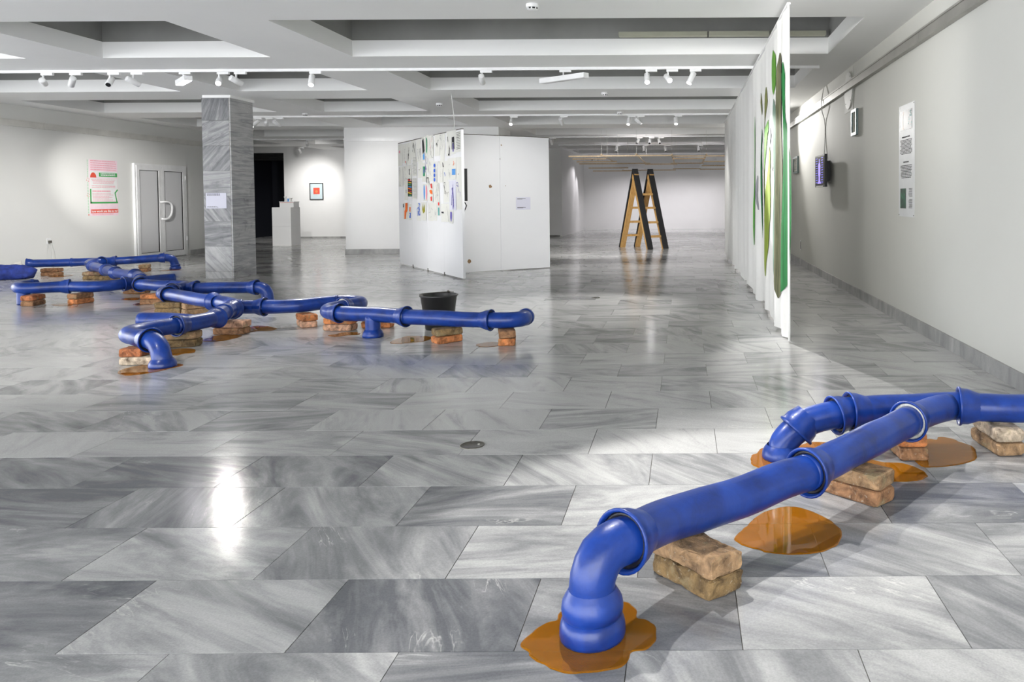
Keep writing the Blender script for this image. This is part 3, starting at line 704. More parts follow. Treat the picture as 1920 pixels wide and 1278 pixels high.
text_bars(mb, pl, 7.40, 7.665, 1.845, 1.830, 1, 1, .9, True, 0); text_bars(mb, pl, 7.435, 7.62, 1.60, 1.586, 1, 2, .9, True, 0)
text_bars(mb, pl, 7.32, 7.73, 1.812, 1.665, 11, 3, .5, True, .2); text_bars(mb, pl, 7.32, 7.72, 1.563, 1.43, 9, 4, .5, True, .2)
text_bars(mb, pl, 7.315, 7.45, 1.335, 1.25, 8, 5, .5); text_bars(mb, pl, 7.315, 7.45, 1.23, 1.14, 8, 6, .5)
put(p, mb.build('printed_text', M['ink']))
for yy, zz in ((7.27, 2.14), (7.76, 2.14), (7.27, 1.075), (7.76, 1.075)): put(p, MB().lathe([(.006, 0), (.006, .003)], 8, (XQ-.003, yy, zz), (-1, 0, 0)).build('pin', M['steel']))
# two small framed works
fm = plain('grey green frame', (.20, .27, .27), .45)
for (y0, y1, z0, z1, lab, bars) in ((9.605, 9.90, 2.035, 2.36, 'small grey-green framed pale print hung high below the metal rail', False), (14.58, 15.16, 1.72, 2.04, 'grey-green framed print with faint columns near the white curtain', True)):
    f = thing('picture_frame', lab, 'picture', (X_R, (y0+y1)/2, z0))
    m = MB(); t = .035
    for a in ((y0, y1, z0, z0+t), (y0, y1, z1-t, z1), (y0, y0+t, z0+t, z1-t), (y1-t, y1, z0+t, z1-t)): m.box(X_R-.03, X_R-.0005, *a)
    put(f, m.build('frame', fm)); put(f, box('print', X_R-.012, X_R-.001, y0+t, y1-t, z0+t, z1-t, M['paper']))
    if bars:
        m = MB(); pl = place_x(X_R-.0125, -1)
        for c_ in (0, 1): text_bars(m, pl, y0+.07+c_*.24, y0+.25+c_*.24, z1-.06, z0+.06, 7, c_, .6)
        put(f, m.build('printed_text', M['pencil']))
# monitor on the right wall, facing the entrance and slightly turned
t = thing('wall_monitor', 'small black wall monitor showing a violet figure between ticks', 'monitor', (2.1, 11.6, 1.65))
a = math.radians(0)
put(t, box('monitor_body', 2.035, 2.075, 11.17, 11.97, 1.41, 1.885, M['black'])); put(t, box('wall_bracket', 2.075, X_R-.0005, 11.45, 11.75, 1.5, 1.8, M['black']))
scr = put(t, box('screen', 2.031, 2.0355, 11.22, 11.93, 1.455, 1.865, plain('screen dark', (.012, .012, .03), .25)))
put(t, box('lower_trim', 2.03, 2.036, 11.3, 11.85, 1.41, 1.43, M['alu']))
m = MB(); pl = place_x(2.0305, -1)
for k in range(11):
    z = 1.475+k*.036; m.add(*pl(11.27, 11.42, z, z+.009)); m.add(*pl(11.73, 11.88, z, z+.009))
put(t, m.build('screen_ticks', glow('violet light', (.12, .10, .75), 1.1)))
m = MB(); prof = [(.16, 1.46), (.07, 1.50), (.06, 1.56), (.095, 1.60), (.08, 1.66), (.095, 1.72), (.075, 1.76), (.03, 1.775), (.025, 1.83)]
L_ = [(2.030, 11.575-w_, z) for w_, z in prof]; R_ = [(2.030, 11.575+w_, z) for w_, z in reversed(prof)]
m.add(L_+R_, [tuple(range(len(L_+R_)))]); put(t, m.build('screen_figure', glow('lavender light', (.35, .26, .95), .9)))
o = tube('hanging_cable', [(2.16, 11.84, 3.0), (2.115, 11.83, 2.76), (2.112, 11.83, 2.6), (2.16, 11.83, 2.4), (2.16, 11.82, 2.1), (2.14, 11.8, 1.88)], .007, M['wire']); tag(o, 'thin pale cable running down the right wall to the small monitor', 'cable')
# round cover plate behind the rail
c = thing('round_wall_plate', 'round plate on a square backing, crossed by the metal rail on the right wall', 'wall plate', (X_R, 10.13, 2.4))
put(c, box('backing', X_R-.004, X_R-.0004, 9.88, 10.39, 2.37, 2.93, plain('backing grey', (.62, .62, .58), .7)))
put(c, MB().lathe([(.245, 0), (.245, .008), (.235, .012)], 36, (X_R-.004, 10.135, 2.65), (-1, 0, 0)).build('disc', plain('plate grey', (.70, .70, .67), .6)))
for a in (.6, 2.2, 3.9, 5.4): put(c, MB().lathe([(.008, 0), (.008, .004)], 8, (X_R-.016, 10.135+.21*math.cos(a), 2.65+.21*math.sin(a)), (-1, 0, 0)).build('screw', M['steel']))
s = thing('light_switch', 'low white switch plate on the right wall behind the curtain', 'switch', (X_R, 14.3, .37))
put(s, box('plate', X_R-.012, X_R-.0005, 14.26, 14.36, .28, .46, M['pvc'])); put(s, box('rocker', X_R-.018, X_R-.012, 14.28, 14.31, .30, .44, M['steel']))

# ------------------------------------------------------------------ white curtain with plant stems
def curt_x(y):
    d = max(0, 1-abs(y-7.2)/1.6)
    return .90 + .016*math.sin(y*5.1) + .01*math.sin(y*11.7+1) + .012*math.sin(y*2.3) + d*.018*math.sin(y*17)
cu = thing('curtain', 'long white cotton curtain printed with tall green plant stems', 'curtain', (.9, 6.63, 0))
ny, nz = 420, 10; vs = []; fs = []
Y0, Y1 = 6.63, 16.9
for i in range(ny+1):
    y = Y0+(Y1-Y0)*i/ny; sag = .03+.02*math.sin(y*3.1)+.015*math.sin(y*7.7+2)
    if y < 6.9: sag -= .02
    for j in range(nz+1):
        z = sag+(2.905-sag)*j/nz; k = 1-.75*(j/nz)
        vs.append((.90+(curt_x(y)-.90)*(k+.15), y, z))
for i in range(ny):
    for j in range(nz): a_ = i*(nz+1)+j; fs.append((a_, a_+1, a_+nz+2, a_+nz+1))
put(cu, mesh('curtain_cloth', vs, fs, M['cloth'], None, True))
put(cu, tube('edge_hem', [(.903, 6.628, .012), (.90, 6.625, .5), (.902, 6.625, 1.2), (.90, 6.625, 2.0), (.90, 6.625, 2.905)], .012, M['cloth'], None, 8, .1))
put(cu, box('top_rail', .885, .915, 6.6, 16.95, 2.895, 2.912, M['fixture']))
NC = 18
def stem(label, mat, pts, width, rel=None):
    """pts: (y, z) down the middle; width in metres along y at each point"""
    n = 40; P = smooth_path([(0, a, b) for a, b in pts], .06); m = len(P); vs = []; fs = []
    cum = [0]
    for a_, b_ in zip(pts, pts[1:]): cum.append(cum[-1]+math.hypot(b_[0]-a_[0], b_[1]-a_[1]))
    run = sub_len(P)
    for i, q in enumerate(P):
        d_ = run[i]/run[-1]*cum[-1]; k = max(j for j in range(len(cum)-1) if cum[j] <= d_+1e-9)
        f = min(1, (d_-cum[k])/(cum[k+1]-cum[k])); f = f**.6 if width[k] < .02 else (1-(1-f)**.6 if width[k+1] < .02 else f)
        w_ = width[k]+(width[k+1]-width[k])*f
        for s_ in [-1+2*c_/NC for c_ in range(NC+1)]:
            y = q.y+s_*w_/2; zf = min(1, max(0, q.z/2.94)); k_ = 1-.75*zf+.15
            vs.append((.90+(curt_x(y)-.90)*k_-.008, y, q.z))
    for i in range(m-1):
        for k in range(NC): a_ = i*(NC+1)+k; fs.append((a_, a_+NC+1, a_+NC+2, a_+1))
    o = put(cu, mesh('plant_stem', vs, fs, mat, None, True)); o['label'] = label
G = {'lime': stem_mat('stem lime', (.07, .24, .015), (.13, .34, .035)), 'olive': stem_mat('stem olive', (.055, .06, .03), (.20, .20, .10)), 'dgreen': stem_mat('stem deep green', (.005, .10, .02), (.015, .26, .06)),
     'pale': stem_mat('stem pale teal', (.07, .15, .10), (.26, .36, .29)), 'yell': stem_mat('stem yellow olive', (.10, .11, .02), (.26, .28, .09)), 'bright': stem_mat('stem bright green', (.05, .30, .012), (.12, .45, .05)),
     'grey': stem_mat('stem grey', (.20, .20, .22), (.42, .42, .46)), 'lemon': stem_mat('stem lemon', (.16, .22, .02), (.28, .36, .05)), 'teal': stem_mat('stem dark teal', (.03, .08, .05), (.10, .20, .15))}
STEMS = [
    ('light green oval leaf', 'lime', [(7.694, 2.717), (7.696, 2.643), (7.699, 2.495), (7.691, 2.357), (7.672, 2.274)], [0.021, 0.277, 0.309, 0.255, 0.021]),
    ('broad grey-olive stem', 'olive', [(7.142, 2.588), (7.126, 2.47), (7.121, 2.217), (7.1, 1.871), (7.069, 1.525), (7.093, 1.205), (7.125, 0.956), (7.168, 0.603), (7.182, 0.314)], [0.027, 0.237, 0.31, 0.327, 0.397, 0.419, 0.404, 0.391, 0.019]),
    ('deep green stem', 'dgreen', [(6.878, 2.456), (6.872, 2.338), (6.858, 2.159), (6.827, 1.957), (6.763, 1.775), (6.701, 1.564), (6.705, 1.3), (6.734, 0.972), (6.78, 0.694), (6.815, 0.535), (6.946, 0.396)], [0.026, 0.136, 0.093, 0.067, 0.181, 0.308, 0.341, 0.361, 0.35, 0.286, 0.017]),
    ('pale teal stem', 'pale', [(7.662, 2.23), (7.654, 2.093), (7.619, 1.793), (7.553, 1.421), (7.558, 1.185), (7.575, 0.876), (7.57, 0.617), (7.542, 0.459), (7.513, 0.382)], [0.021, 0.211, 0.188, 0.185, 0.269, 0.353, 0.311, 0.227, 0.02]),
    ('yellowish stem', 'yell', [(8.288, 2.437), (8.342, 2.276), (8.475, 2.074), (8.6, 1.836), (8.672, 1.644), (8.749, 1.335), (8.713, 1.175), (8.656, 0.753), (8.597, 0.447), (8.536, 0.279)], [0.025, 0.251, 0.207, 0.24, 0.19, 0.083, 0.11, 0.217, 0.241, 0.026]),
    ('small olive leaf', 'yell', [(9.059, 2.482), (9.033, 2.377), (8.963, 2.267), (8.921, 2.211)], [0.03, 0.191, 0.13, 0.029]),
    ('thin dark green stem', 'dgreen', [(8.955, 2.049), (9.003, 1.922), (9.095, 1.811), (9.101, 1.605), (9.095, 1.31), (9.07, 1.173), (9.033, 0.908), (9.052, 0.782)], [0.029, 0.161, 0.09, 0.164, 0.179, 0.178, 0.133, 0.03]),
    ('bright green stem', 'bright', [(9.685, 2.271), (9.64, 2.095), (9.651, 1.783), (9.715, 1.393), (9.792, 1.167), (9.819, 0.879), (9.81, 0.655)], [0.034, 0.184, 0.168, 0.136, 0.173, 0.14, 0.035]),
    ('olive leaf', 'lime', [(8.15, 2.075), (8.249, 1.999), (8.314, 1.897), (8.369, 1.712), (8.386, 1.556)], [0.024, 0.245, 0.162, 0.126, 0.025]),
    ('lemon green stem', 'lemon', [(8.097, 1.828), (8.041, 1.719), (8.118, 1.434), (8.133, 1.312), (8.175, 1.047), (8.268, 0.748), (8.323, 0.568), (8.314, 0.406)], [0.024, 0.163, 0.286, 0.383, 0.411, 0.198, 0.1, 0.025]),
    ('small grey leaf', 'grey', [(7.988, 1.994), (8.002, 1.885), (7.992, 1.794)], [0.023, 0.185, 0.023]),
    ('dark teal leaf', 'teal', [(8.43, 1.318), (8.47, 1.26), (8.503, 0.997), (8.52, 0.851)], [0.026, 0.181, 0.209, 0.026]),
    ('pale grey stem', 'grey', [(9.334, 1.523), (9.403, 1.342), (9.421, 1.292), (9.3, 1.11)], [0.031, 0.16, 0.16, 0.047]),
    ('small grey mark', 'grey', [(7.827, 1.599), (7.839, 1.555), (7.829, 1.504)], [0.022, 0.111, 0.022])]
for lab, mk, pts, wid in STEMS: stem(lab, G[mk], pts, wid)

# ------------------------------------------------------------------ blue pipes
R = .0685
def bell(pos, d, r, mat_seal, parent, name='socket_collar', scale=1.0, length=.10):
    """flared socket whose mouth is at pos and opens along d"""
    k = scale
    prof = [(r*1.0, -length), (r*1.10*k, -length*.78), (r*1.27*k, -length*.45), (r*1.30*k, -length*.15), (r*1.40*k, -.010), (r*1.41*k, -.003), (r*1.36*k, .002), (r*1.24*k, -.004), (r*1.20*k, -length*.35), (r*.98, -length*.4)]
    col_ = put(parent, MB().lathe(prof, 28, pos, d, cap=False).build(name, M['blue'], None, True))
    seal = [(r*.97, -.022), (r*1.10, -.012), (r*1.215*k, -.016), (r*1.22*k, -.03)]
    MB().lathe(seal, 28, pos, d, cap=False).build('joint_seal', M[mat_seal], col_, True)
def pipe(name, label, pts, r=R, sock=None, seal='tar', group='blue glazed pipes', foot=None, open_end=None, branches=(), rads=None, cat='pipe', collar=None):
    """sock: list of 'start'/'end' ends that carry a socket; foot: True when pts[0] stands on the floor"""
    base = Vector(pts[0]); t = thing(name, label, cat, (base.x, base.y, 0), group)
    path = smooth_path(pts, .022); S_ = sub_len(path); rs = []
    for s in S_:
        q = r*(1+.02*mn.noise(Vector((s*6+base.x*9, base.y, 3))))
        rs.append(q)
    vs, fs = sweep(path, rs, 24, True, .004, base.x*3)
    put(t, mesh('pipe_body' if 'elbow' not in name else 'elbow_body', vs, fs, M['blue'], None, True))
    for br in branches:
        bp = smooth_path(br, .03); vs, fs = sweep(bp, r*.99, 22, True, .003, 2); put(t, mesh('branch_arm', vs, fs, M['blue'], None, True))
    for prof in (foot or ()):
        put(t, MB().lathe([(r*a_, z_) for a_, z_ in prof], 30, (base.x, base.y, .0008), cap=False).build('foot_flange', M['blue'], None, True))
    F = frames(path)
    for s_ in (sock or ()):
        if isinstance(s_, tuple): bell(Vector(s_[0]), Vector(s_[1]), r, s_[2] if len(s_) > 2 else seal, t)
        elif s_ == 'start': bell(path[0], -F[0][0], r, seal, t)
        else: bell(path[-1], F[-1][0], r, seal, t)
    for (pos, d, mouth) in (open_end or ()):
        put(t, MB().lathe([(r*.01, .0012), (r*.80, .0012)], 24, pos, d, cap=False).build('dark_mouth', M['tar']))
    for (frac, wid, f) in (collar or ()):
        i = int(frac*(len(path)-1)); tt = F[i][0]; put(t, MB().lathe([(r*.98, -wid/2), (r*f, -wid*.3), (r*f, wid*.3), (r*.98, wid/2)], 26, path[i], tt, cap=False).build('ring_collar', M['blue'], None, True))
    return t

# front right run
pipe('elbow_pipe', 'blue pipe elbow standing in an amber puddle, its foot ringed by two swellings', [(-.27, 2.17, .002), (-.27, 2.17, .06), (-.27, 2.17, .12), (-.268, 2.172, .17), (-.245, 2.195, .222), (-.205, 2.235, .238), (-.155, 2.285, .236)],
     foot=[[(1.0, 0), (1.34, 0), (1.385, .012), (1.37, .035), (1.30, .052), (1.17, .062), (1.0, .066)], [(1.0, .05), (1.14, .058), (1.26, .070), (1.30, .088), (1.25, .108), (1.10, .126), (.98, .14)]])
pipe('straight_pipe', 'long wavy blue pipe joining the puddled floor elbow, propped on two crumbling mossy bricks', [(-.195, 2.245, .237), (-.08, 2.42, .222), (.05, 2.56, .203), (.20, 2.70, .192), (.36, 2.84, .20), (.49, 2.93, .203)], sock=['start'])
pipe('straight_pipe', 'blue pipe running from the wavy pipe to the fork, propped on bricks', [(.455, 2.90, .202), (.60, 3.06, .205), (.80, 3.29, .205), (1.06, 3.59, .203)], sock=['start'])
pipe('forked_pipe', 'blue Y-shaped pipe where two runs merge, one mouth sealed with pale putty', [(.805, 3.75, .20), (.95, 3.78, .205), (1.15, 3.80, .205), (1.28, 3.815, .205), (1.41, 3.825, .204)],
     sock=[((.80, 3.75, .20), (-.98, -.2, 0)), ((1.035, 3.56, .203), (-.66, -.75, 0), 'tarw')], branches=[[(1.035, 3.56, .203), (1.12, 3.655, .204), (1.22, 3.75, .205), (1.31, 3.81, .205)]])
pipe('straight_pipe', 'straight blue pipe leaving the fork towards the right wall', [(1.365, 3.825, .204), (1.55, 3.79, .203), (1.8, 3.76, .203), (2.06, 3.73, .203)], sock=['start'], seal='tarw')
pipe('pipe_coupling', 'short blue coupling with a flared lip next to the fork', [(.72, 3.715, .19), (.77, 3.733, .196), (.86, 3.76, .2)], sock=['start'])
pipe('elbow_pipe', 'blue pipe elbow dipping towards the floor beside the fork', [(.78, 3.73, .198), (.70, 3.71, .192), (.62, 3.70, .175), (.555, 3.69, .147), (.53, 3.685, .125)], sock=['end'])
pipe('elbow_pipe', 'blue pipe foot bending down into the amber puddle beside the fork', [(.46, 3.67, .002), (.462, 3.67, .04), (.475, 3.675, .075), (.505, 3.68, .11), (.545, 3.688, .14)], foot=[[(1.0, 0), (1.33, .0), (1.37, .012), (1.33, .032), (1.20, .05), (1.0, .066)]])

# middle run, from the right end towards the left wall
pipe('elbow_pipe', 'blue pipe elbow ending the run beyond the bucket, its mouth turned away', [(-1.74, 6.69, .20), (-1.60, 6.675, .20), (-1.50, 6.69, .202), (-1.435, 6.75, .203), (-1.42, 6.87, .203)], collar=[(.97, .05, 1.12)])
pipe('straight_pipe', 'straight blue pipe with white chips passing in front of the black bucket', [(-2.53, 6.88, .208), (-2.2, 6.80, .205), (-1.95, 6.745, .20), (-1.69, 6.69, .20)], sock=['end'])
pipe('tee_pipe', 'blue T-shaped pipe with a short stub foot on the floor', [(-3.27, 7.18, .20), (-3.1, 7.11, .20), (-2.86, 7.02, .208), (-2.65, 6.93, .208), (-2.49, 6.865, .208)], sock=['end'], branches=[[(-2.86, 7.02, .002), (-2.86, 7.02, .05), (-2.86, 7.02, .12), (-2.86, 7.02, .2)]])
o = [c for c in bpy.data.objects if c.name.startswith('tee_pipe')][0]
put(o, MB().lathe([(.092, .0), (.092, .02), (.085, .045), (.069, .07)], 26, (-2.86, 7.02, .001)).build('foot_flange', M['blue'], None, True))
pipe('elbow_pipe', 'glossy blue elbow curling behind the T-shaped pipe', [(-3.22, 7.165, .20), (-3.33, 7.21, .20), (-3.41, 7.32, .20), (-3.41, 7.48, .20), (-3.36, 7.63, .20)], sock=['start'])
pipe('elbow_pipe', 'blue elbow doubling back at the end of the long sagging pipe', [(-3.385, 7.56, .20), (-3.335, 7.70, .20), (-3.31, 7.82, .20), (-3.37, 7.92, .202), (-3.50, 7.95, .204), (-3.63, 7.91, .204)], sock=['start'], seal='tarw')
pipe('straight_pipe', 'long bright blue pipe between the curled elbows and the large junction', [(-3.60, 7.92, .204), (-3.73, 7.83, .202), (-3.87, 7.70, .20), (-4.06, 7.63, .20), (-4.24, 7.62, .20)], collar=[(.02, .03, 1.06)])
pipe('junction_pipe', 'dark blue junction piece where three pipe runs meet', [(-4.17, 7.62, .20), (-4.30, 7.62, .20), (-4.42, 7.60, .20), (-4.40, 7.47, .20), (-4.34, 7.33, .20)],
     sock=['start', ((-4.96, 8.06, .2), (-.83, .55, 0))], branches=[[(-4.96, 8.06, .2), (-4.84, 8.0, .2), (-4.66, 7.86, .2), (-4.42, 7.62, .2)]], collar=[(.45, .03, 1.15)])
pipe('pipe_coupling', 'short blue coupling with rounded collar below the large junction', [(-4.37, 7.42, .206), (-4.34, 7.28, .214), (-4.29, 7.10, .214), (-4.24, 6.95, .205)], sock=['start'], collar=[(.55, .06, 1.18)])
pipe('straight_pipe', 'blue pipe with a dark seal between the junction coupling and the side branch', [(-4.225, 6.93, .20), (-4.23, 6.80, .20), (-4.27, 6.62, .20), (-4.31, 6.48, .20)], sock=['start', 'end'],
     branches=[[(-4.255, 6.66, .2), (-4.42, 6.73, .2), (-4.62, 6.80, .2), (-4.83, 6.80, .2)]])
pipe('elbow_pipe', 'blue pipe bending sharply above a red brick and a pale brick', [(-4.295, 6.56, .20), (-4.36, 6.38, .20), (-4.42, 6.20, .20), (-4.40, 6.06, .20), (-4.28, 5.97, .197), (-4.10, 5.88, .188)], sock=['end'])
pipe('elbow_pipe', 'blue pipe foot curving down to a wide rim on the floor near the pale brick', [(-3.955, 5.79, .002), (-3.955, 5.79, .045), (-3.965, 5.795, .09), (-4.0, 5.82, .145), (-4.06, 5.855, .178), (-4.14, 5.90, .19)], foot=[[(1.0, 0), (1.33, .0), (1.37, .012), (1.33, .032), (1.20, .05), (1.0, .066)]])
pipe('straight_pipe', 'bright blue pipe resting on two brick stacks left of the large junction', [(-4.92, 8.035, .20), (-5.1, 8.14, .20), (-5.40, 8.36, .20), (-5.65, 8.55, .203), (-5.87, 8.685, .203)])
pipe('elbow_pipe', 'rounded blue elbow turning the run back beside the brick stacks', [(-5.82, 8.655, .203), (-5.93, 8.73, .203), (-6.0, 8.83, .203), (-6.03, 8.97, .203), (-6.05, 9.12, .203)], sock=['start'])
pipe('forked_pipe', 'blue Y-shaped pipe behind the rounded elbow', [(-6.05, 9.05, .203), (-6.055, 9.20, .203), (-6.07, 9.34, .203), (-6.17, 9.47, .203), (-6.32, 9.53, .203), (-6.44, 9.585, .203)], sock=['start', ((-5.885, 9.26, .203), (1, .0, 0))],
     branches=[[(-6.12, 9.42, .203), (-6.03, 9.30, .203), (-5.95, 9.265, .203), (-5.88, 9.26, .203)]])
pipe('straight_pipe', 'straight blue pipe branching off towards the column', [(-5.91, 9.26, .203), (-5.7, 9.26, .205), (-5.4, 9.27, .208), (-5.165, 9.27, .21)], sock=['end'])
pipe('elbow_pipe', 'blue pipe foot turning down to the floor in front of the column', [(-5.04, 9.27, .002), (-5.04, 9.27, .06), (-5.045, 9.27, .12), (-5.07, 9.27, .18), (-5.14, 9.27, .21), (-5.22, 9.27, .21)], foot=[[(1.0, 0), (1.33, .0), (1.37, .012), (1.33, .032), (1.20, .05), (1.0, .066)]])
pipe('straight_pipe', 'blue pipe between the four-armed joint and the small fork', [(-6.40, 9.57, .203), (-6.55, 9.60, .20), (-6.75, 9.68, .20), (-6.95, 9.77, .20)])
pipe('junction_pipe', 'shiny four-armed blue joint with dark seals', [(-6.91, 9.75, .20), (-7.03, 9.86, .20), (-7.16, 10.05, .20), (-7.35, 10.36, .20), (-7.45, 10.52, .20)],
     sock=['start', ((-7.19, 9.82, .2), (-.55, -.83, 0))], branches=[[(-7.19, 9.82, .2), (-7.17, 9.9, .2), (-7.14, 10.0, .2)], [(-7.16, 10.05, .2), (-7.10, 10.25, .2), (-7.04, 10.42, .2), (-6.98, 10.5, .2)]], collar=[(.85, .04, 1.2)])
pipe('straight_pipe', 'blue pipe curving from the four-armed joint to the midway seam', [(-7.17, 9.86, .2), (-7.24, 9.70, .197), (-7.38, 9.58, .195), (-7.56, 9.56, .198), (-7.705, 9.60, .20)])
pipe('elbow_pipe', 'blue pipe ending in a round elbow at the outer end of the left run', [(-7.685, 9.595, .20), (-7.82, 9.52, .20), (-7.98, 9.43, .20), (-8.12, 9.40, .203), (-8.235, 9.48, .207), (-8.27, 9.62, .207), (-8.22, 9.74, .207)], sock=['start'], collar=[(.97, .04, 1.14)],
     branches=[[(-8.13, 9.43, .002), (-8.13, 9.43, .04), (-8.13, 9.43, .18)]])
e_ = [c for c in bpy.data.objects if c.name.startswith('elbow_pipe')][-1]
pipe('pipe_coupling', 'short blue coupling behind the four-armed joint', [(-7.39, 10.44, .20), (-7.56, 10.68, .20), (-7.76, 10.90, .20), (-7.87, 10.99, .20)], sock=['end'])
pipe('straight_pipe', 'pale glinting blue pipe leading back from the four-armed joint', [(-7.83, 10.96, .20), (-8.0, 11.09, .20), (-8.25, 11.25, .20), (-8.46, 11.41, .20)], sock=['end'])
pipe('pipe_coupling', 'short blue collar pipe halfway along the run to the rear line', [(-8.42, 11.38, .20), (-8.62, 11.58, .20), (-8.82, 11.76, .20), (-8.95, 11.88, .20)], sock=['end'])
pipe('elbow_pipe', 'blue elbow linking the rear line to the forward run', [(-8.91, 11.84, .20), (-9.2, 12.12, .20), (-9.52, 12.42, .20), (-9.75, 12.66, .20)], sock=['end'])
pipe('elbow_pipe', 'pale-lit blue bend joining the rear line above dark bricks', [(-9.71, 12.62, .20), (-9.98, 12.90, .20), (-10.20, 13.15, .20), (-10.30, 13.38, .20), (-10.26, 13.58, .20)])
pipe('tee_pipe', 'blue T-shaped pipe in the middle of the rear line', [(-10.72, 13.40, .20), (-10.5, 13.50, .20), (-10.3, 13.60, .20), (-10.12, 13.68, .20)], sock=['end', ((-10.245, 13.5, .2), (.1, -1, 0))])
pipe('straight_pipe', 'blue pipe of the rear line ending in a pale plastered mouth near the left wall', [(-11.26, 13.14, .20), (-11.1, 13.23, .20), (-10.9, 13.32, .198), (-10.68, 13.42, .20)], sock=['start'], collar=[(.98, .04, 1.12)])
pipe('straight_pipe', 'dark blue pipe of the rear line passing the white double door', [(-10.16, 13.67, .20), (-9.95, 13.79, .203), (-9.75, 13.97, .212), (-9.56, 14.12, .22)], sock=['end'])
pipe('elbow_pipe', 'dark blue ribbed pipe foot below the white double door', [(-9.43, 14.22, .002), (-9.43, 14.22, .05), (-9.44, 14.215, .12), (-9.47, 14.19, .19), (-9.54, 14.135, .22), (-9.6, 14.09, .22)], foot=[[(1.0, 0), (1.33, .0), (1.37, .012), (1.33, .032), (1.20, .05), (1.0, .066)], [(1.0, .055), (1.2, .065), (1.2, .085), (1.0, .095)]])
# white plaster end and blue bundle at the left edge
pw = pipe('elbow_pipe', 'white plastered pipe elbow between the rear line and the blue bundle', [(-11.30, 13.11, .195), (-11.36, 13.05, .17), (-11.37, 12.98, .11), (-11.35, 12.93, .04)], group='plastered pipe ends')
for ch in pw.children:
    ch.data.materials.clear(); ch.data.materials.append(plain('plaster', (.62, .60, .56), .8))
vs, fs = sweep(smooth_path([(-11.45, 12.35, .09), (-11.25, 12.40, .095), (-11.05, 12.46, .10), (-10.88, 12.52, .105), (-10.76, 12.56, .09), (-10.70, 12.57, .06)], .025), [.085+.05*math.sin(PI*min(1, i/34)) for i in range(60)][:len(smooth_path([(-11.45, 12.35, .09), (-11.25, 12.40, .095), (-11.05, 12.46, .10), (-10.88, 12.52, .105), (-10.76, 12.56, .09), (-10.70, 12.57, .06)], .025))], 28)
vs = [v+Vector((mn.noise(v*9), mn.noise(v*9+Vector((5,0,0))), mn.noise(v*11+Vector((0,9,0)))))*.035 for v in vs]
vs = [Vector((v.x, v.y, max(v.z, .003))) for v in vs]
b = mesh('fabric_bundle', vs, fs, plain('dark blue cloth', (.012, .03, .20), .8, var=.4, scale=14, bmp=.6, bscale=60), None, True); tag(b, 'crumpled dark blue bundle lying below the plastered pipe end', 'bundle')

# ------------------------------------------------------------------ bricks
def brick_mesh(seed, L=.285, Wd=.138, H=.064, rough=.0036, nx=18, ny=9, nz=5):
    q = random.Random(seed); idx = {}; vs = []; fs = []
    def vert(i, j, k):
        if (i, j, k) in idx: return idx[(i, j, k)]
        x, y, z = (i/nx-.5)*L, (j/ny-.5)*Wd, k/nz*H
        e = .010
        ex = max(0, abs(x)-(L/2-e))/e; ey = max(0, abs(y)-(Wd/2-e))/e; ez = max(0, abs(z-H/2)-(H/2-e))/e
        cnt = (ex > .5)+(ey > .5)+(ez > .5)
        if cnt >= 2:
            f = .0035*(cnt-1); x -= math.copysign(f if ex > .5 else 0, x); y -= math.copysign(f if ey > .5 else 0, y); z -= math.copysign(f if ez > .5 else 0, z-H/2)
        p = Vector((x, y, z)); o = Vector((seed*3.1, seed, 0))
        n1 = mn.noise_vector(p*14+o)*rough*1.4+mn.noise_vector(p*40+o)*rough*.6
        if k in (0, nz): n1.z = 0 if k == 0 else min(0, n1.z)
        p += n1; p.z = min(max(p.z, .0), H)
        idx[(i, j, k)] = len(vs); vs.append(p); return idx[(i, j, k)]
    for i in range(nx):
        for j in range(ny):
            fs.append((vert(i,j,nz), vert(i+1,j,nz), vert(i+1,j+1,nz), vert(i,j+1,nz))); fs.append((vert(i,j+1,0), vert(i+1,j+1,0), vert(i+1,j,0), vert(i,j,0)))
    for i in range(nx):
        for k in range(nz):
            fs.append((vert(i,0,k), vert(i+1,0,k), vert(i+1,0,k+1), vert(i,0,k+1))); fs.append((vert(i+1,ny,k), vert(i,ny,k), vert(i,ny,k+1), vert(i+1,ny,k+1)))
    for j in range(ny):
        for k in range(nz):
            fs.append((vert(nx,j,k), vert(nx,j+1,k), vert(nx,j+1,k+1), vert(nx,j,k+1))); fs.append((vert(0,j+1,k), vert(0,j,k), vert(0,j,k+1), vert(0,j+1,k+1)))
    me = bpy.data.meshes.new('brick'); me.from_pydata([tuple(v) for v in vs], [], fs); me.update(); me.materials.append(M['brick'])
    return me
BM = [brick_mesh(k) for k in range(4)]; BM_R = [brick_mesh(20+k, rough=.0095, nx=30, ny=15, nz=8) for k in range(2)]; BM_H = [brick_mesh(40+k, L=.15) for k in range(2)]; BM_S = [brick_mesh(50, L=.235)]
CB = {'red': (.42, .15, .06), 'orange': (.52, .20, .07), 'brown': (.30, .16, .08), 'tan': (.34, .22, .12), 'pale': (.52, .44, .34), 'pink': (.60, .36, .24), 'moss': (.21, .14, .062), 'dark': (.17, .10, .06)}
rb = random.Random(2)
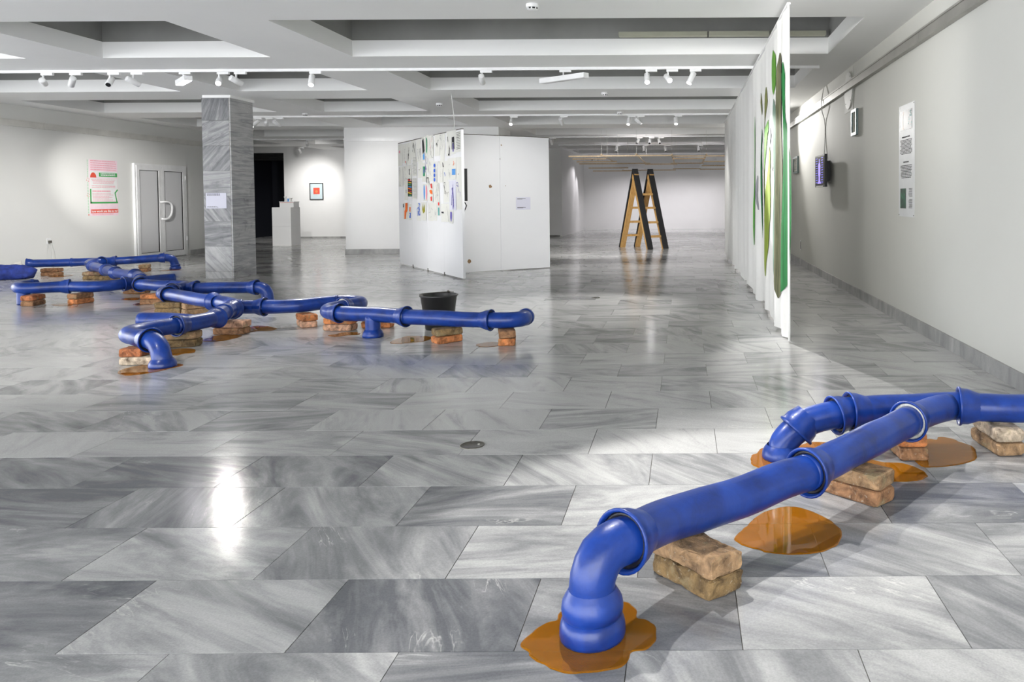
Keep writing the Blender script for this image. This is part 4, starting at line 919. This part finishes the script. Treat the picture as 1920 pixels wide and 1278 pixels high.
def bricks(where, x, y, ang, cols, kinds=None, jig=.012, turn=(0, 0)):
    z = 0
    names = ['lower', 'upper', 'topmost']
    for k, cname in enumerate(cols):
        me = (kinds[k] if kinds else rb.choice(BM)); o = bpy.data.objects.new('brick', me); COL.objects.link(o)
        o.location = (x+rb.uniform(-jig, jig)*(k > 0), y+rb.uniform(-jig, jig)*(k > 0), z+.0005*k); o.rotation_euler = (0, 0, math.radians(ang+(turn[k] if k < len(turn) else 0)))
        o.color = (*CB[cname], 1)
        adj = {'red': 'red', 'orange': 'orange-red', 'brown': 'brown', 'tan': 'tan', 'pale': 'pale whitish', 'pink': 'pinkish', 'moss': 'mossy brown', 'dark': 'dark'}[cname]
        tag(o, f'{names[k]} {adj} brick of the stack {where}', 'brick', 'bricks propping up the blue pipes'); z += .0645
    return o
bricks('under the long wavy pipe', .03, 2.49, -48, ['moss', 'tan'], BM_R, 0, (0, 2))
bricks('beneath the pipe running up to the fork', .715, 3.20, -46, ['brown', 'tan'], None, 0, (0, 5))
bricks('under the putty-sealed mouth of the fork', 1.08, 3.75, 93, ['brown', 'orange'], None, 0, (0, -4))
bricks('under the pipe leaving the fork', 1.555, 3.81, 96, ['tan', 'pale'], None, .004, (0, -3))
bricks('in front of the black bucket', -2.10, 6.75, 62, ['orange', 'moss'], [BM_S[0], BM_S[0]], .004, (-15, -24))
bricks('under the end elbow past the bucket', -1.545, 6.65, 100, ['orange', 'brown'], [BM_S[0], BM_S[0]], .004, (0, 6))
bricks('under the middle of the long bright pipe', -3.77, 7.64, 130, ['pink', 'orange'], [BM_S[0], BM_S[0]], .006, (0, 4))
bricks('under the curled elbow by the T-shaped pipe', -3.335, 7.41, -6, ['pink', 'orange'], None, .008, (0, 3))
bricks('behind the stub foot of the T-shaped pipe', -3.03, 7.56, 4, ['orange', 'tan'], None, .004)
bricks('under the coupling below the large junction', -4.28, 7.235, 2, ['brown', 'pink'], None, .01, (0, -3))
bricks('under the side branch pipe', -4.36, 6.63, 8, ['moss', 'tan'], None, .008, (0, 4))
half = brick_mesh(61, L=.165)
for v in half.vertices: v.co.x -= .058
bricks('below the sharp bend', -4.19, 5.915, 2, ['pale', 'red'], [BM[1], half], 0, (0, 4))
bricks('under the rounded elbow', -5.76, 8.59, 3, ['moss', 'moss'], None, .005)
bricks('under the bright pipe beside the rounded elbow', -5.435, 8.55, 50, ['tan', 'tan'], None, .004)
bricks('under the small fork pipe', -6.50, 9.41, 12, ['brown', 'orange'], None, .006, (0, 2))
bricks('behind the four-armed joint', -7.50, 10.50, 6, ['brown', 'red'], None, .006)
bricks('under the seam of the left run', -7.48, 9.50, 80, ['orange', 'brown'], [BM_S[0], BM_S[0]], .004)
bricks('under the round end elbow of the left run', -7.935, 9.34, 98, ['brown', 'red'], [BM_S[0], BM_S[0]], .004)
bricks('under the wall end of the rear line', -10.80, 13.11, 8, ['brown', 'brown'], None, .008, (0, 4))
bricks('under the pale-lit bend of the rear line', -9.55, 12.42, 6, ['moss', 'dark'], None, .006)
bricks('beside the pale-lit bend of the rear line', -9.24, 12.36, 0, ['moss'], None, 0)
bricks('in the rear line near the double door', -9.70, 13.80, 110, ['brown', 'tan'], [BM_S[0], BM_S[0]], .004)

# ------------------------------------------------------------------ amber puddles
def puddle(label, pts):
    n = len(pts); P = [Vector((x, y, 0)) for x, y in pts]; C_ = sum(P, Vector())/n
    ring = []
    for i in range(n):
        a, b, c_, d_ = P[i-1], P[i], P[(i+1) % n], P[(i+2) % n]
        for k in range(5):
            t_ = k/5; ring.append(.5*((2*b)+(-a+c_)*t_+(2*a-5*b+4*c_-d_)*t_*t_+(-a+3*b-3*c_+d_)*t_**3))
    ring = [q+Vector((mn.noise(q*25), mn.noise(q*25+Vector((7,0,0))), 0))*.006 for q in ring]
    m_ = len(ring); vs = []
    for f, z in ((1, .0006), (.985, .002), (.965, .003), (.6, .0034)):
        vs += [C_+(q-C_)*f+Vector((0, 0, z)) for q in ring]
    fs = []
    for k in range(3):
        for i in range(m_): fs.append((k*m_+i, k*m_+(i+1) % m_, (k+1)*m_+(i+1) % m_, (k+1)*m_+i))
    fs.append(tuple(3*m_+i for i in range(m_)))
    vs.append(None); vs.pop()
    ar = sum((ring[i].x*ring[(i+1) % m_].y-ring[(i+1) % m_].x*ring[i].y) for i in range(m_))
    if ar < 0: fs = [tuple(reversed(f)) for f in fs]
    o = mesh('resin_puddle', vs, fs, M['resin'])
    tag(o, label, 'puddle', 'amber puddles under the pipes')
puddle('amber puddle around the foot of the nearest pipe elbow', [(-0.465, 2.125), (-0.453, 2.177), (-0.422, 2.231), (-0.386, 2.251), (-0.386, 2.288), (-0.359, 2.32), (-0.293, 2.353), (-0.201, 2.354), (-0.167, 2.329), (-0.15, 2.296), (-0.151, 2.259), (-0.11, 2.243), (-0.089, 2.202), (-0.094, 2.125), (-0.119, 2.098), (-0.155, 2.08), (-0.167, 2.029), (-0.221, 2.0), (-0.31, 1.992), (-0.354, 2.009), (-0.376, 2.022), (-0.428, 2.066), (-0.439, 2.092)])
puddle('large oval amber puddle below the long wavy pipe', [(0.179, 2.806), (0.233, 2.905), (0.294, 3.011), (0.378, 3.076), (0.455, 3.075), (0.521, 3.008), (0.571, 2.917), (0.58, 2.833), (0.543, 2.738), (0.477, 2.679), (0.36, 2.663), (0.282, 2.679), (0.263, 2.697), (0.224, 2.72), (0.192, 2.751)])
puddle('amber puddle around the pipe foot beside the fork', [(0.319, 3.704), (0.346, 3.731), (0.375, 3.804), (0.429, 3.82), (0.516, 3.848), (0.582, 3.859), (0.629, 3.894), (0.704, 3.904), (0.747, 3.867), (0.706, 3.752), (0.614, 3.645), (0.53, 3.563), (0.452, 3.505), (0.393, 3.496), (0.347, 3.521), (0.311, 3.572), (0.31, 3.618)])
puddle('amber puddle between the two brick stacks of the fork', [(0.841, 3.672), (0.918, 3.603), (1.013, 3.582), (1.074, 3.51), (1.085, 3.418), (1.038, 3.365), (0.962, 3.345), (0.882, 3.367), (0.832, 3.456)])
puddle('amber puddle under the merging arms of the fork', [(1.242, 3.939), (1.295, 3.932), (1.319, 3.976), (1.375, 3.951), (1.4, 3.892), (1.437, 3.821), (1.413, 3.701), (1.367, 3.613), (1.27, 3.554), (1.17, 3.527), (1.098, 3.533), (1.09, 3.643), (1.153, 3.854)])
puddle('amber puddle before the pale brick and wide-rimmed pipe foot', [(-4.147, 5.589), (-4.197, 5.686), (-4.197, 5.795), (-4.149, 5.866), (-4.082, 5.906), (-3.986, 5.924), (-3.862, 5.879), (-3.83, 5.816), (-3.861, 5.736), (-3.874, 5.658), (-3.925, 5.564), (-3.967, 5.528), (-4.011, 5.508), (-4.059, 5.522)])
puddle('amber puddle below the side branch bricks', [(-4.334, 6.49), (-4.255, 6.513), (-4.162, 6.484), (-4.096, 6.407), (-4.063, 6.321), (-4.116, 6.299), (-4.126, 6.24), (-4.144, 6.217), (-4.296, 6.316), (-4.355, 6.44)])
puddle('dark amber puddle before the bricks of the large junction', [(-4.367, 6.884), (-4.357, 6.966), (-4.339, 7.016), (-4.38, 7.103), (-4.296, 7.17), (-4.123, 7.129), (-4.11, 6.958), (-4.142, 6.861), (-4.232, 6.831), (-4.315, 6.85)])
puddle('thin glinting amber puddle beside the large junction bricks', [(-4.265, 7.387), (-4.319, 7.621), (-4.265, 7.679), (-4.14, 7.634), (-4.043, 7.551), (-3.988, 7.491), (-4.002, 7.378), (-4.081, 7.381), (-4.138, 7.345), (-4.168, 7.273)])
puddle('small amber puddle below the curled elbow', [(-3.312, 7.107), (-3.27, 7.163), (-3.245, 7.259), (-3.163, 7.276), (-3.07, 7.233), (-3.042, 7.136), (-3.141, 7.102), (-3.177, 7.047), (-3.241, 7.041)])
puddle('pale reflecting amber puddle between the stub foot and bucket bricks', [(-2.575, 6.697), (-2.608, 6.823), (-2.582, 6.97), (-2.533, 7.045), (-2.394, 7.04), (-2.312, 6.98), (-2.289, 6.849), (-2.326, 6.76), (-2.394, 6.727), (-2.447, 6.693), (-2.491, 6.67)])
puddle('small pale amber puddle beside the bricks of the end elbow', [(-1.804, 6.604), (-1.788, 6.655), (-1.742, 6.706), (-1.681, 6.721), (-1.619, 6.684), (-1.603, 6.564), (-1.625, 6.521), (-1.689, 6.5), (-1.752, 6.518)])
puddle('thin amber puddle behind the four-armed joint bricks', [(-7.797, 10.598), (-7.732, 10.623), (-7.525, 10.556), (-7.368, 10.382), (-7.62, 10.449)])
puddle('dark amber puddle beside the small fork bricks', [(-7.252, 9.859), (-7.263, 9.959), (-7.126, 10.003), (-6.98, 9.797), (-7.05, 9.752), (-7.147, 9.781)])
puddle('tiny amber puddle at the corner of the small fork bricks', [(-6.713, 9.322), (-6.739, 9.457), (-6.617, 9.407), (-6.593, 9.251)])
puddle('pale amber puddle beside the bricks of the left run seam', [(-7.741, 9.367), (-7.747, 9.434), (-7.581, 9.449), (-7.469, 9.355), (-7.434, 9.266), (-7.567, 9.25)])
puddle('pale amber puddle beside the rear line bricks near the left wall', [(-10.757, 12.961), (-10.625, 13.166), (-10.517, 13.203), (-10.428, 13.026), (-10.473, 12.821)])
puddle('amber puddle under the foot below the double door', [(-9.522, 13.92), (-9.476, 14.015), (-9.436, 14.161), (-9.312, 14.183), (-9.223, 14.018), (-9.313, 13.907)])
puddle('thin amber puddle between the two tan brick stacks', [(-5.984, 8.969), (-6.005, 9.108), (-5.991, 9.222), (-5.752, 9.212), (-5.366, 8.602), (-5.361, 8.405), (-5.604, 8.463)])

# ------------------------------------------------------------------ bucket, floor caps
b = thing('bucket', 'black plastic builder bucket behind the blue pipe', 'bucket', (-2.39, 7.45, 0))
prof = [(.125, .0), (.128, .004), (.170, .315), (.178, .318), (.182, .326), (.178, .334), (.168, .334), (.164, .325), (.122, .012), (.001, .010)]
put(b, MB().lathe(prof, 40, (-2.39, 7.45, .0005), cap=False).build('bucket_wall', M['bucket'], None, True))
put(b, MB().lathe([(.001, 0), (.125, 0)], 40, (-2.39, 7.45, .001), cap=False).build('bucket_base', M['bucket']))
put(b, tube('wire_handle', [(-2.39+.178*math.cos(a), 7.45+.172*math.sin(a)*1.0, .338+.004*math.sin(a*2)) for a in [PI*.30+PI*k/14*1.0 for k in range(15)]], .004, M['steel'], None, 6))
put(b, MB().lathe([(.012, 0), (.016, .01), (.008, .022)], 10, (-2.345, 7.61, .334)).build('handle_lug', M['steel']))
for (x, y, r_, lab) in ((-1.088, 3.885, .062, 'round worn metal cap set in the nearest marble floor'), (-1.13, 9.72, .055, 'small round metal cap in the floor between the bucket and the partition'), (-1.15, 15.2, .06, 'round metal cap in the floor on the way to the ladder')):
    o = thing('floor_cap', lab, 'floor cap', (x, y, 0)); put(o, MB().lathe([(r_, .0003), (r_, .0035), (r_*.93, .0045), (r_*.9, .003), (.001, .003)], 30, (x, y, 0), cap=False).build('cap_plate', M['steel'], None, True))
    put(o, MB().lathe([(.006, .003), (.006, .005)], 8, (x+r_*.5, y+.01, 0)).build('screw', M['alu']))

# ------------------------------------------------------------------ ladder
lad = thing('step_ladder', 'tall double-sided wooden step ladder with black outer boards', 'ladder', (-1.05, 19.56, 0))
F1, F3 = Vector((-1.64, 19.98, 0)), Vector((-.84, 18.96, 0)); Wv = Vector((.375, .225, 0)); U = (F3-F1).normalized(); Wn = Wv.normalized()
mid = (F1+F3)/2; TOP = mid+Vector((0, 0, 2.0))
for off in (Vector((0, 0, 0)), Wv):
    for f, sg in ((F1, -1), (F3, 1)):
        a, b_ = f+off, TOP+off
        put(lad, MB().bar(a+U*sg*.0, b_+U*sg*.0, .068, .022, Wn).build('black_board', M['blackpaint']))
        put(lad, MB().bar(a-U*sg*.054+Vector((0,0,.0)), b_-U*sg*.054-Vector((0,0,.12)), .062, .030, Wn).build('wood_stile', M['wood']))
for f, sg in ((F1, -1), (F3, 1)):
    for zz in (.31, .66, 1.02, 1.36):
        t_ = zz/2.0; a = f.lerp(TOP, t_)-U*sg*.045
        put(lad, MB().bar(a, a+Wv, .05, .027, U).build('rung', M['wood']))

# ------------------------------------------------------------------ hanging lattice
la = thing('hanging_lattice', 'suspended lattice of pine battens and white panels above the ladder', 'installation', (-1, 24, 2.3))
Zl = 2.31
for yy, xa, xb in ((19.1, -2.86, -2.05), (20.4, -2.95, -2.05), (21.9, -3.05, -1.9), (23.2, -3.15, -1.7), (26.4, -3.27, -1.9), (29.2, -3.45, -1.9), (18.97, -2.04, -1.17), (18.95, -1.17, -.3), (23.1, -1.95, -1.0), (23.7, -1.2, -.2), (28.6, -2.3, -.3),
                   (19.25, -.3, .57), (20.5, -.3, .57), (23.2, -.4, .6), (27.5, -.4, .6), (19.25, .57, 1.9), (22.2, .57, 1.9), (25.0, .57, 1.9), (28.0, .57, 1.9)):
    put(la, box('batten', xa, xb-.01, yy-.018, yy+.018, Zl-.017, Zl+.017, M['woodbar']))
for x_, y0_, y1_ in ((-2.03, 18.9, 22.6), (-1.17, 18.85, 23.4), (-.3, 19.1, 23.5), (.56, 19.1, 23.6)):
    put(la, box('cross_batten', x_-.02, x_+.02, y0_, y1_, Zl+.017, Zl+.045, M['woodbar']))
for x0_, x1_, y0_, y1_ in ((-2.0, -1.2, 19.02, 23.0), (-1.14, -.33, 19.0, 23.6), (-2.2, -1.45, 23.2, 28.5), (-.27, .53, 20.6, 23.1), (-.35, .53, 23.9, 27.4), (.6, 1.4, 22.3, 24.9)):
    put(la, box('white_panel', x0_, x1_, y0_, y1_, Zl+.0172, Zl+.023, M['white']))
for x_, y_ in ((-2.03, 19.0), (-1.9, 19.05), (-1.75, 20.4), (-1.17, 19.0), (-1.0, 20.4), (-.9, 21.9), (-.3, 19.25), (-.25, 21.9), (.56, 19.3), (.5, 21.9), (-1.6, 21.9), (-2.7, 23.2), (-2.8, 26.4)):
    put(la, box('suspension_cord', x_-.004, x_+.004, y_-.004, y_+.004, Zl+.017, 2.95, M['wire']))

# ------------------------------------------------------------------ rear room: plinth, cups, picture
p = thing('plinth', 'white two-part plinth carrying a small box', 'plinth', (-11.17, 21.6, 0))
put(p, box('lower_cube', -11.43, -10.91, 21.33, 21.85, 0, .545, M['white'])); put(p, box('upper_cube', -11.43, -10.91, 21.33, 21.85, .549, 1.07, M['white']))
bx = thing('display_box', 'small white box with a thin red line on top of the plinth', 'box', (-11.05, 21.5, 1.07)); put(bx, box('box_body', -11.25, -10.86, 21.4, 21.7, 1.0705, 1.215, M['white'])); put(bx, box('red_line', -11.25, -10.86, 21.3985, 21.4, 1.20, 1.207, M['p_red']))
put(bx, box('box_lid', -11.26, -10.85, 21.39, 21.71, 1.2155, 1.232, M['white']))
for i, (x, h_, m_, lab) in enumerate(((-11.14, .14, 'pvc', 'small pale funnel-shaped cup on the display box'), (-11.06, .08, 'p_lblue', 'low bluish cup in the middle of the display box'), (-10.98, .10, 'alu', 'small greenish metal cup on the display box'))):
    o = thing('small_cup', lab, 'cup', (x, 21.5, 1.232)); put(o, MB().lathe([(.03, 0), (.018, h_*.3), (.02, h_*.6), (.042, h_), (.036, h_), (.014, h_*.55)], 18, (x, 21.5, 1.2325), cap=False).build('cup_bowl', M[m_], None, True)); put(o, MB().lathe([(.001, 0), (.030, 0)], 18, (x, 21.5, 1.2328), cap=False).build('cup_base', M[m_]))
f = thing('picture_frame', 'black framed print of a red square on pale blue, spotlit on the rear wall', 'picture', (-12.3, 25.74, 1.56))
m = MB()
for a in ((-12.51, -12.06, 1.285, 1.305), (-12.51, -12.06, 1.82, 1.84), (-12.51, -12.49, 1.305, 1.82), (-12.08, -12.06, 1.305, 1.82)): m.box(a[0], a[1], 25.715, 25.7495, a[2], a[3])
put(f, m.build('frame', M['black'])); put(f, box('mount', -12.49, -12.08, 25.735, 25.748, 1.305, 1.82, plain('pale blue mount', (.62, .74, .78), .5)))
put(f, box('red_square', -12.39, -12.18, 25.733, 25.7345, 1.47, 1.68, M['poster_red'])); put(f, MB().lathe([(.045, 0), (.045, .0008)], 20, (-12.285, 25.733, 1.555), (0, -1, 0)).build('print_motif', plain('orange motif', (.75, .25, .10), .6)))

# ------------------------------------------------------------------ ceiling fittings
def track(name, label, x0, x1, y, z=ZB):
    t = thing(name, label, 'light track', ((x0+x1)/2, y, z)); put(t, box('track_channel', x0, x1, y-.018, y+.018, z-.034, z-.0005, M['fixture']))
    n = max(1, int((x1-x0)/2))
    for k in range(n+1):
        x = x0+(x1-x0)*k/n; put(t, box('track_joint', x-.03, x+.03, y-.0195, y+.0195, z-.036, z-.0345, M['fixture']))
track('light_track', 'long white ceiling light track above the black bucket', -11.3, 1.75, 9.98)
track('light_track', 'white ceiling light track in line with the drawing wall', -9.5, 1.75, 15.45)
track('light_track', 'white ceiling light track over the step ladder', -4.0, 1.6, 20.9)
track('light_track', 'white ceiling light track behind the hanging lattice front', -3.9, 1.6, 24.02)
track('light_track', 'white ceiling light track before the framed red print', -13.6, -8.1, 21.1)
HEADN = 0
def head(x, y, aim, lit, label, group='track spotlights', power=0, angle=50, blend=.5, color=(1, .98, .95), z=ZB-.035, big=1.0, soft=.025):
    t = thing('track_spotlight', label, 'spotlight', (x, y, z), group); k = big
    put(t, box('track_adapter', x-.02, x+.13, y-.018, y+.018, z-.03, z, M['fixture'])); put(t, MB().lathe([(.011, 0), (.011, .055)], 10, (x, y, z-.085)).build('swivel_stem', M['fixture']))
    c_ = Vector((x, y, z-.115)); dv = (Vector(aim)-c_).normalized()
    lb = put(t, MB().lathe([(.034*k, -.085*k), (.037*k, -.08*k), (.037*k, .078*k), (.034*k, .08*k)], 20, c_, dv).build('lamp_body', M['fixture'], None, True))
    MB().lathe([(.001, .0815*k), (.030*k, .0815*k)], 18, c_, dv, cap=False).build('lamp_lens', M['lens_on'] if lit else M['lens_off'], lb)
    if power:
        o = light('SPOT', c_+dv*.09, aim, power, color, soft, angle, blend)
        o.name = 'spot_beam'; put(t, o)
    return t
#HEADS-BEGIN
track('light_track', 'white ceiling light track just inside the entrance', -11.3, 1.75, 4.02)
track('light_track', 'white ceiling light track before the back wall', -3.9, 1.6, 29.55)
W_ = (1, .98, .95)
# entrance track
head(-.55, 4.02, (.35, 2.75, .1), True, 'entrance track spotlight aimed at the nearest pipe elbow', power=310, angle=58, blend=.3)
head(-1.9, 4.02, (.9, 3.4, .1), True, 'added fill spotlight on the entrance track, aimed at the fork', power=330, angle=44, blend=.6)  # unseen fill lamp, added to light the fork
head(-4.6, 4.02, (-4.1, 6.4, .1), True, 'added fill spotlight on the entrance track, aimed at the large junction', power=150, angle=60, blend=.7)  # added out of view to brighten the junction
head(-.3, 4.02, (2.17, 10.5, 1.6), True, 'added entrance track spotlight brightening the right wall', power=330, angle=75, blend=1.0, soft=.12)  # unseen lamp put in to lift the right wall
head(-6.9, 4.02, (-6.5, 8.5, .2), True, 'added fill spotlight on the entrance track, aimed at the left run of pipes', power=160, angle=60, blend=.8)  # extra fill for the left run, added out of view
# track above the bucket
head(-8.26, 9.98, (-11.65, 15.85, 1.55), True, 'white track spotlight aimed at the pink poster, outermost on its track', power=1500, angle=22, blend=.9)
head(-7.89, 9.98, (-11.2, 13.0, .3), True, 'white track spotlight next to the one lighting the pink poster', power=500, angle=64, blend=.9)
head(-7.40, 9.98, (-6.2, 6.5, .0), False, 'white track spotlight with a black face between the paired lamps near the column')
head(-7.10, 9.98, (-5.0, 13.7, 1.0), True, 'white track spotlight leaning towards the glowing tube lamp', power=190, angle=54, blend=.8)
head(-5.99, 9.98, (-4.3, 5.6, 0), True, 'white track spotlight beside the glowing tube lamp, towards the middle', power=65, angle=60, blend=.7)
head(-5.77, 9.98, (-4.2, 12.9, 1.4), True, 'white track spotlight close to the head of the marble column', power=95, angle=44, blend=.7)
head(-4.80, 9.98, (-4.2, 8.0, .0), True, 'lone white track spotlight between the column and the partition', power=300, angle=58, blend=.6)
head(-.47, 9.98, (-.3, 7.3, 0), True, 'brilliantly lit track spotlight near the curtain', power=90, angle=44, blend=.6)
head(-.20, 9.98, (1.55, 5.2, .0), True, 'white track spotlight beside the brilliant one', power=1150, angle=30, blend=.4)
head(.10, 9.98, (-1.2, 8.9, 0), True, 'lit track spotlight closest to the curtain', power=360, angle=56, blend=.8)
head(-2.6, 9.98, (-3.1, 13.6, 1.1), True, 'added track spotlight brightening the bare wing of the partition', power=300, angle=50, blend=.9)  # added lamp that brightens the bare wing
# track in line with the drawing wall
TR = 'trio of spotlights behind the column'
head(-8.57, 15.45, (-10.8, 13.6, 0), True, 'small track spotlight of the trio right behind the marble column', TR, power=200, angle=90, blend=.9)
head(-8.35, 15.45, (-11.1, 21.3, .7), True, 'small track spotlight of the trio right behind the marble column', TR, power=700, angle=34, blend=.9)
head(-8.14, 15.45, (-6.6, 17.9, 1.0), True, 'small track spotlight of the trio right behind the marble column', TR, power=190, angle=80, blend=.9)
head(-3.45, 15.45, (-3.4, 12.9, .6), True, 'track spotlight above the bare wing of the partition', power=60, angle=80, blend=.8)
head(-2.45, 15.45, (-1.8, 18.6, 0), True, 'pale track spotlight right of the partition, pointing away', power=620, angle=90, blend=.9)
head(-1.10, 15.45, (-1.5, 13.6, 0), True, 'lit track spotlight in the middle of the second track', power=150, angle=64, blend=.8)
head(-.91, 15.45, (.85, 16.2, 1.3), True, 'white track spotlight touching the lit one on the second track', power=110, angle=60, blend=.8)
head(-.16, 15.45, (.1, 13.4, 0), True, 'track spotlight near the curtain on the second track', power=130, angle=64, blend=.8)
head(1.45, 15.45, (2.17, 11.4, 1.7), True, 'added fill spotlight behind the curtain, turned to the small monitor', power=480, angle=75, blend=1.0, soft=.08)  # added behind the curtain to brighten the wall around the monitor
head(1.15, 15.45, (1.7, 13.0, 0), True, 'added fill spotlight behind the curtain, lighting the passage floor', power=30, angle=80, blend=1.0)  # unseen fill added for the passage floor
# rear
for x, ax in ((-1.25, -2.6), (-.93, -1.0), (-.67, .3)): head(x, 20.9, (ax, 18.0, 0), False, 'small black-faced spotlight of the trio above the step ladder', 'trio of spotlights above the ladder', power=130, angle=70, blend=.9, color=(1, .97, 1))
for x, ax in ((-2.1, -2.6), (-1.25, -1.0), (-.58, .1), (.45, 1.0)): head(x, 24.02, (ax, 23.0, 0), False, 'small black-faced spotlight over the hanging lattice', 'spotlights over the hanging lattice', power=70, angle=110, blend=.9, color=(1, .96, 1))
for x, ax, ay, az, pw, an in ((-3.5, -4.1, 27.4, 1.0, 110, 60), (-3.3, -4.1, 29.2, 1.0, 90, 60), (-2.2, -2.2, 30.4, 0, 150, 125), (-.3, -.3, 30.4, 0, 150, 125), (1.2, 1.2, 30.4, 0, 130, 125)):
    head(x, 29.55, (ax, ay, az), False, 'small spotlight on the rearmost track, lighting the back room', 'spotlights of the back room', power=pw, angle=an, blend=.8, color=(1, .96, 1))
head(1.4, 20.9, (2.12, 13.0, 1.5), False, 'added fill spotlight behind the curtain aimed along the right wall', power=300, angle=100, blend=1.0, soft=.12)  # hidden lamp put in for the far right wall
head(-3.6, 20.9, (-2.9, 22.5, 0), True, 'small track spotlight at the end of the track beside the rear pier', power=90, angle=60)
head(-10.3, 21.1, (-11.6, 24.6, .9), False, 'dark side-on track spotlight near the rear pier', power=260, angle=80, blend=.9)
head(-8.6, 21.1, (-8.4, 22.4, .0), False, 'track spotlight hidden behind the rear pier', power=190, angle=90, blend=.9)
head(-11.95, 24.0, (-12.3, 25.7, 1.5), True, 'lit ceiling spotlight above the framed red print', power=170, angle=84, blend=.95)
#HEADS-END
def linear(x, y, lit, label, tilt, L=.85):
    t = thing('linear_lamp', label, 'lamp', (x, y, ZB-.04)); z = ZB-.10
    put(t, box('track_adapter', x-.05, x+.10, y-.016, y+.016, ZB-.062, ZB-.035, M['fixture'])); put(t, MB().lathe([(.01, 0), (.01, .05)], 8, (x, y, z-.01)).build('stem', M['fixture']))
    d_ = Vector((math.cos(tilt), -math.sin(tilt)*.9, 0)); n_ = Vector((-d_.y, d_.x, 0)); c_ = Vector((x, y, z-.04))
    put(t, MB().bar(c_-d_*L/2, c_+d_*L/2, .045, .03, n_).build('lamp_housing', M['fixture']))
    put(t, MB().bar(c_-d_*L*.48-Vector((0,0,.031)), c_+d_*L*.48-Vector((0,0,.031)), .038, .003, n_).build('diffuser', M['tube_on'] if lit else M['pvc']))
    return c_
linear(-6.45, 9.98, True, 'glowing linear tube lamp hung from the track beside the marble column', .87, .6)
linear(-1.55, 9.98, False, 'unlit white linear lamp hung from the track over the open floor', .7, .85)
def detector(x, y, label):
    t = thing('smoke_detector', label, 'smoke detector', (x, y, ZB))
    put(t, MB().lathe([(.05, 0), (.056, .006), (.056, .03), (.05, .034)], 26, (x, y, ZB-.0005), (0, 0, -1)).build('detector_base', M['pvc'], None, True))
    put(t, MB().lathe([(.046, .034), (.044, .048)], 22, (x, y, ZB-.0005), (0, 0, -1), cap=False).build('sensor_slots', M['black'])); put(t, MB().lathe([(.046, .048), (.036, .055), (.001, .056)], 22, (x, y, ZB-.0005), (0, 0, -1), cap=False).build('detector_cap', M['pvc'], None, True))
    for k in range(8):
        a = 2*PI*k/8; put(t, MB().bar((x+.0455*math.cos(a), y+.0455*math.sin(a), ZB-.034), (x+.0445*math.cos(a), y+.0445*math.sin(a), ZB-.049), .005, .003, (-math.sin(a), math.cos(a), 0)).build('slot_rib', M['pvc']))
detector(-1.31, 6.75, 'white smoke detector on the nearest ceiling beam')
detector(-1.26, 12.35, 'white smoke detector between the two middle light tracks')
detector(-4.30, 13.6, 'white smoke detector above the drawing wall')
detector(-1.25, 15.1, 'white smoke detector just before the second light track')
detector(-7.35, 15.0, 'white smoke detector behind the marble column')
for o in bpy.data.objects:
    if o.name.split('.')[0] in ('printed_text', 'caption_text', 'drawn_marks', 'teal_marks', 'screen_ticks', 'slogan_text', 'red_ring'): o['kind'] = 'stuff'
dm = [o for o in bpy.data.objects if o.name == 't']
for o in dm: bpy.data.objects.remove(o)
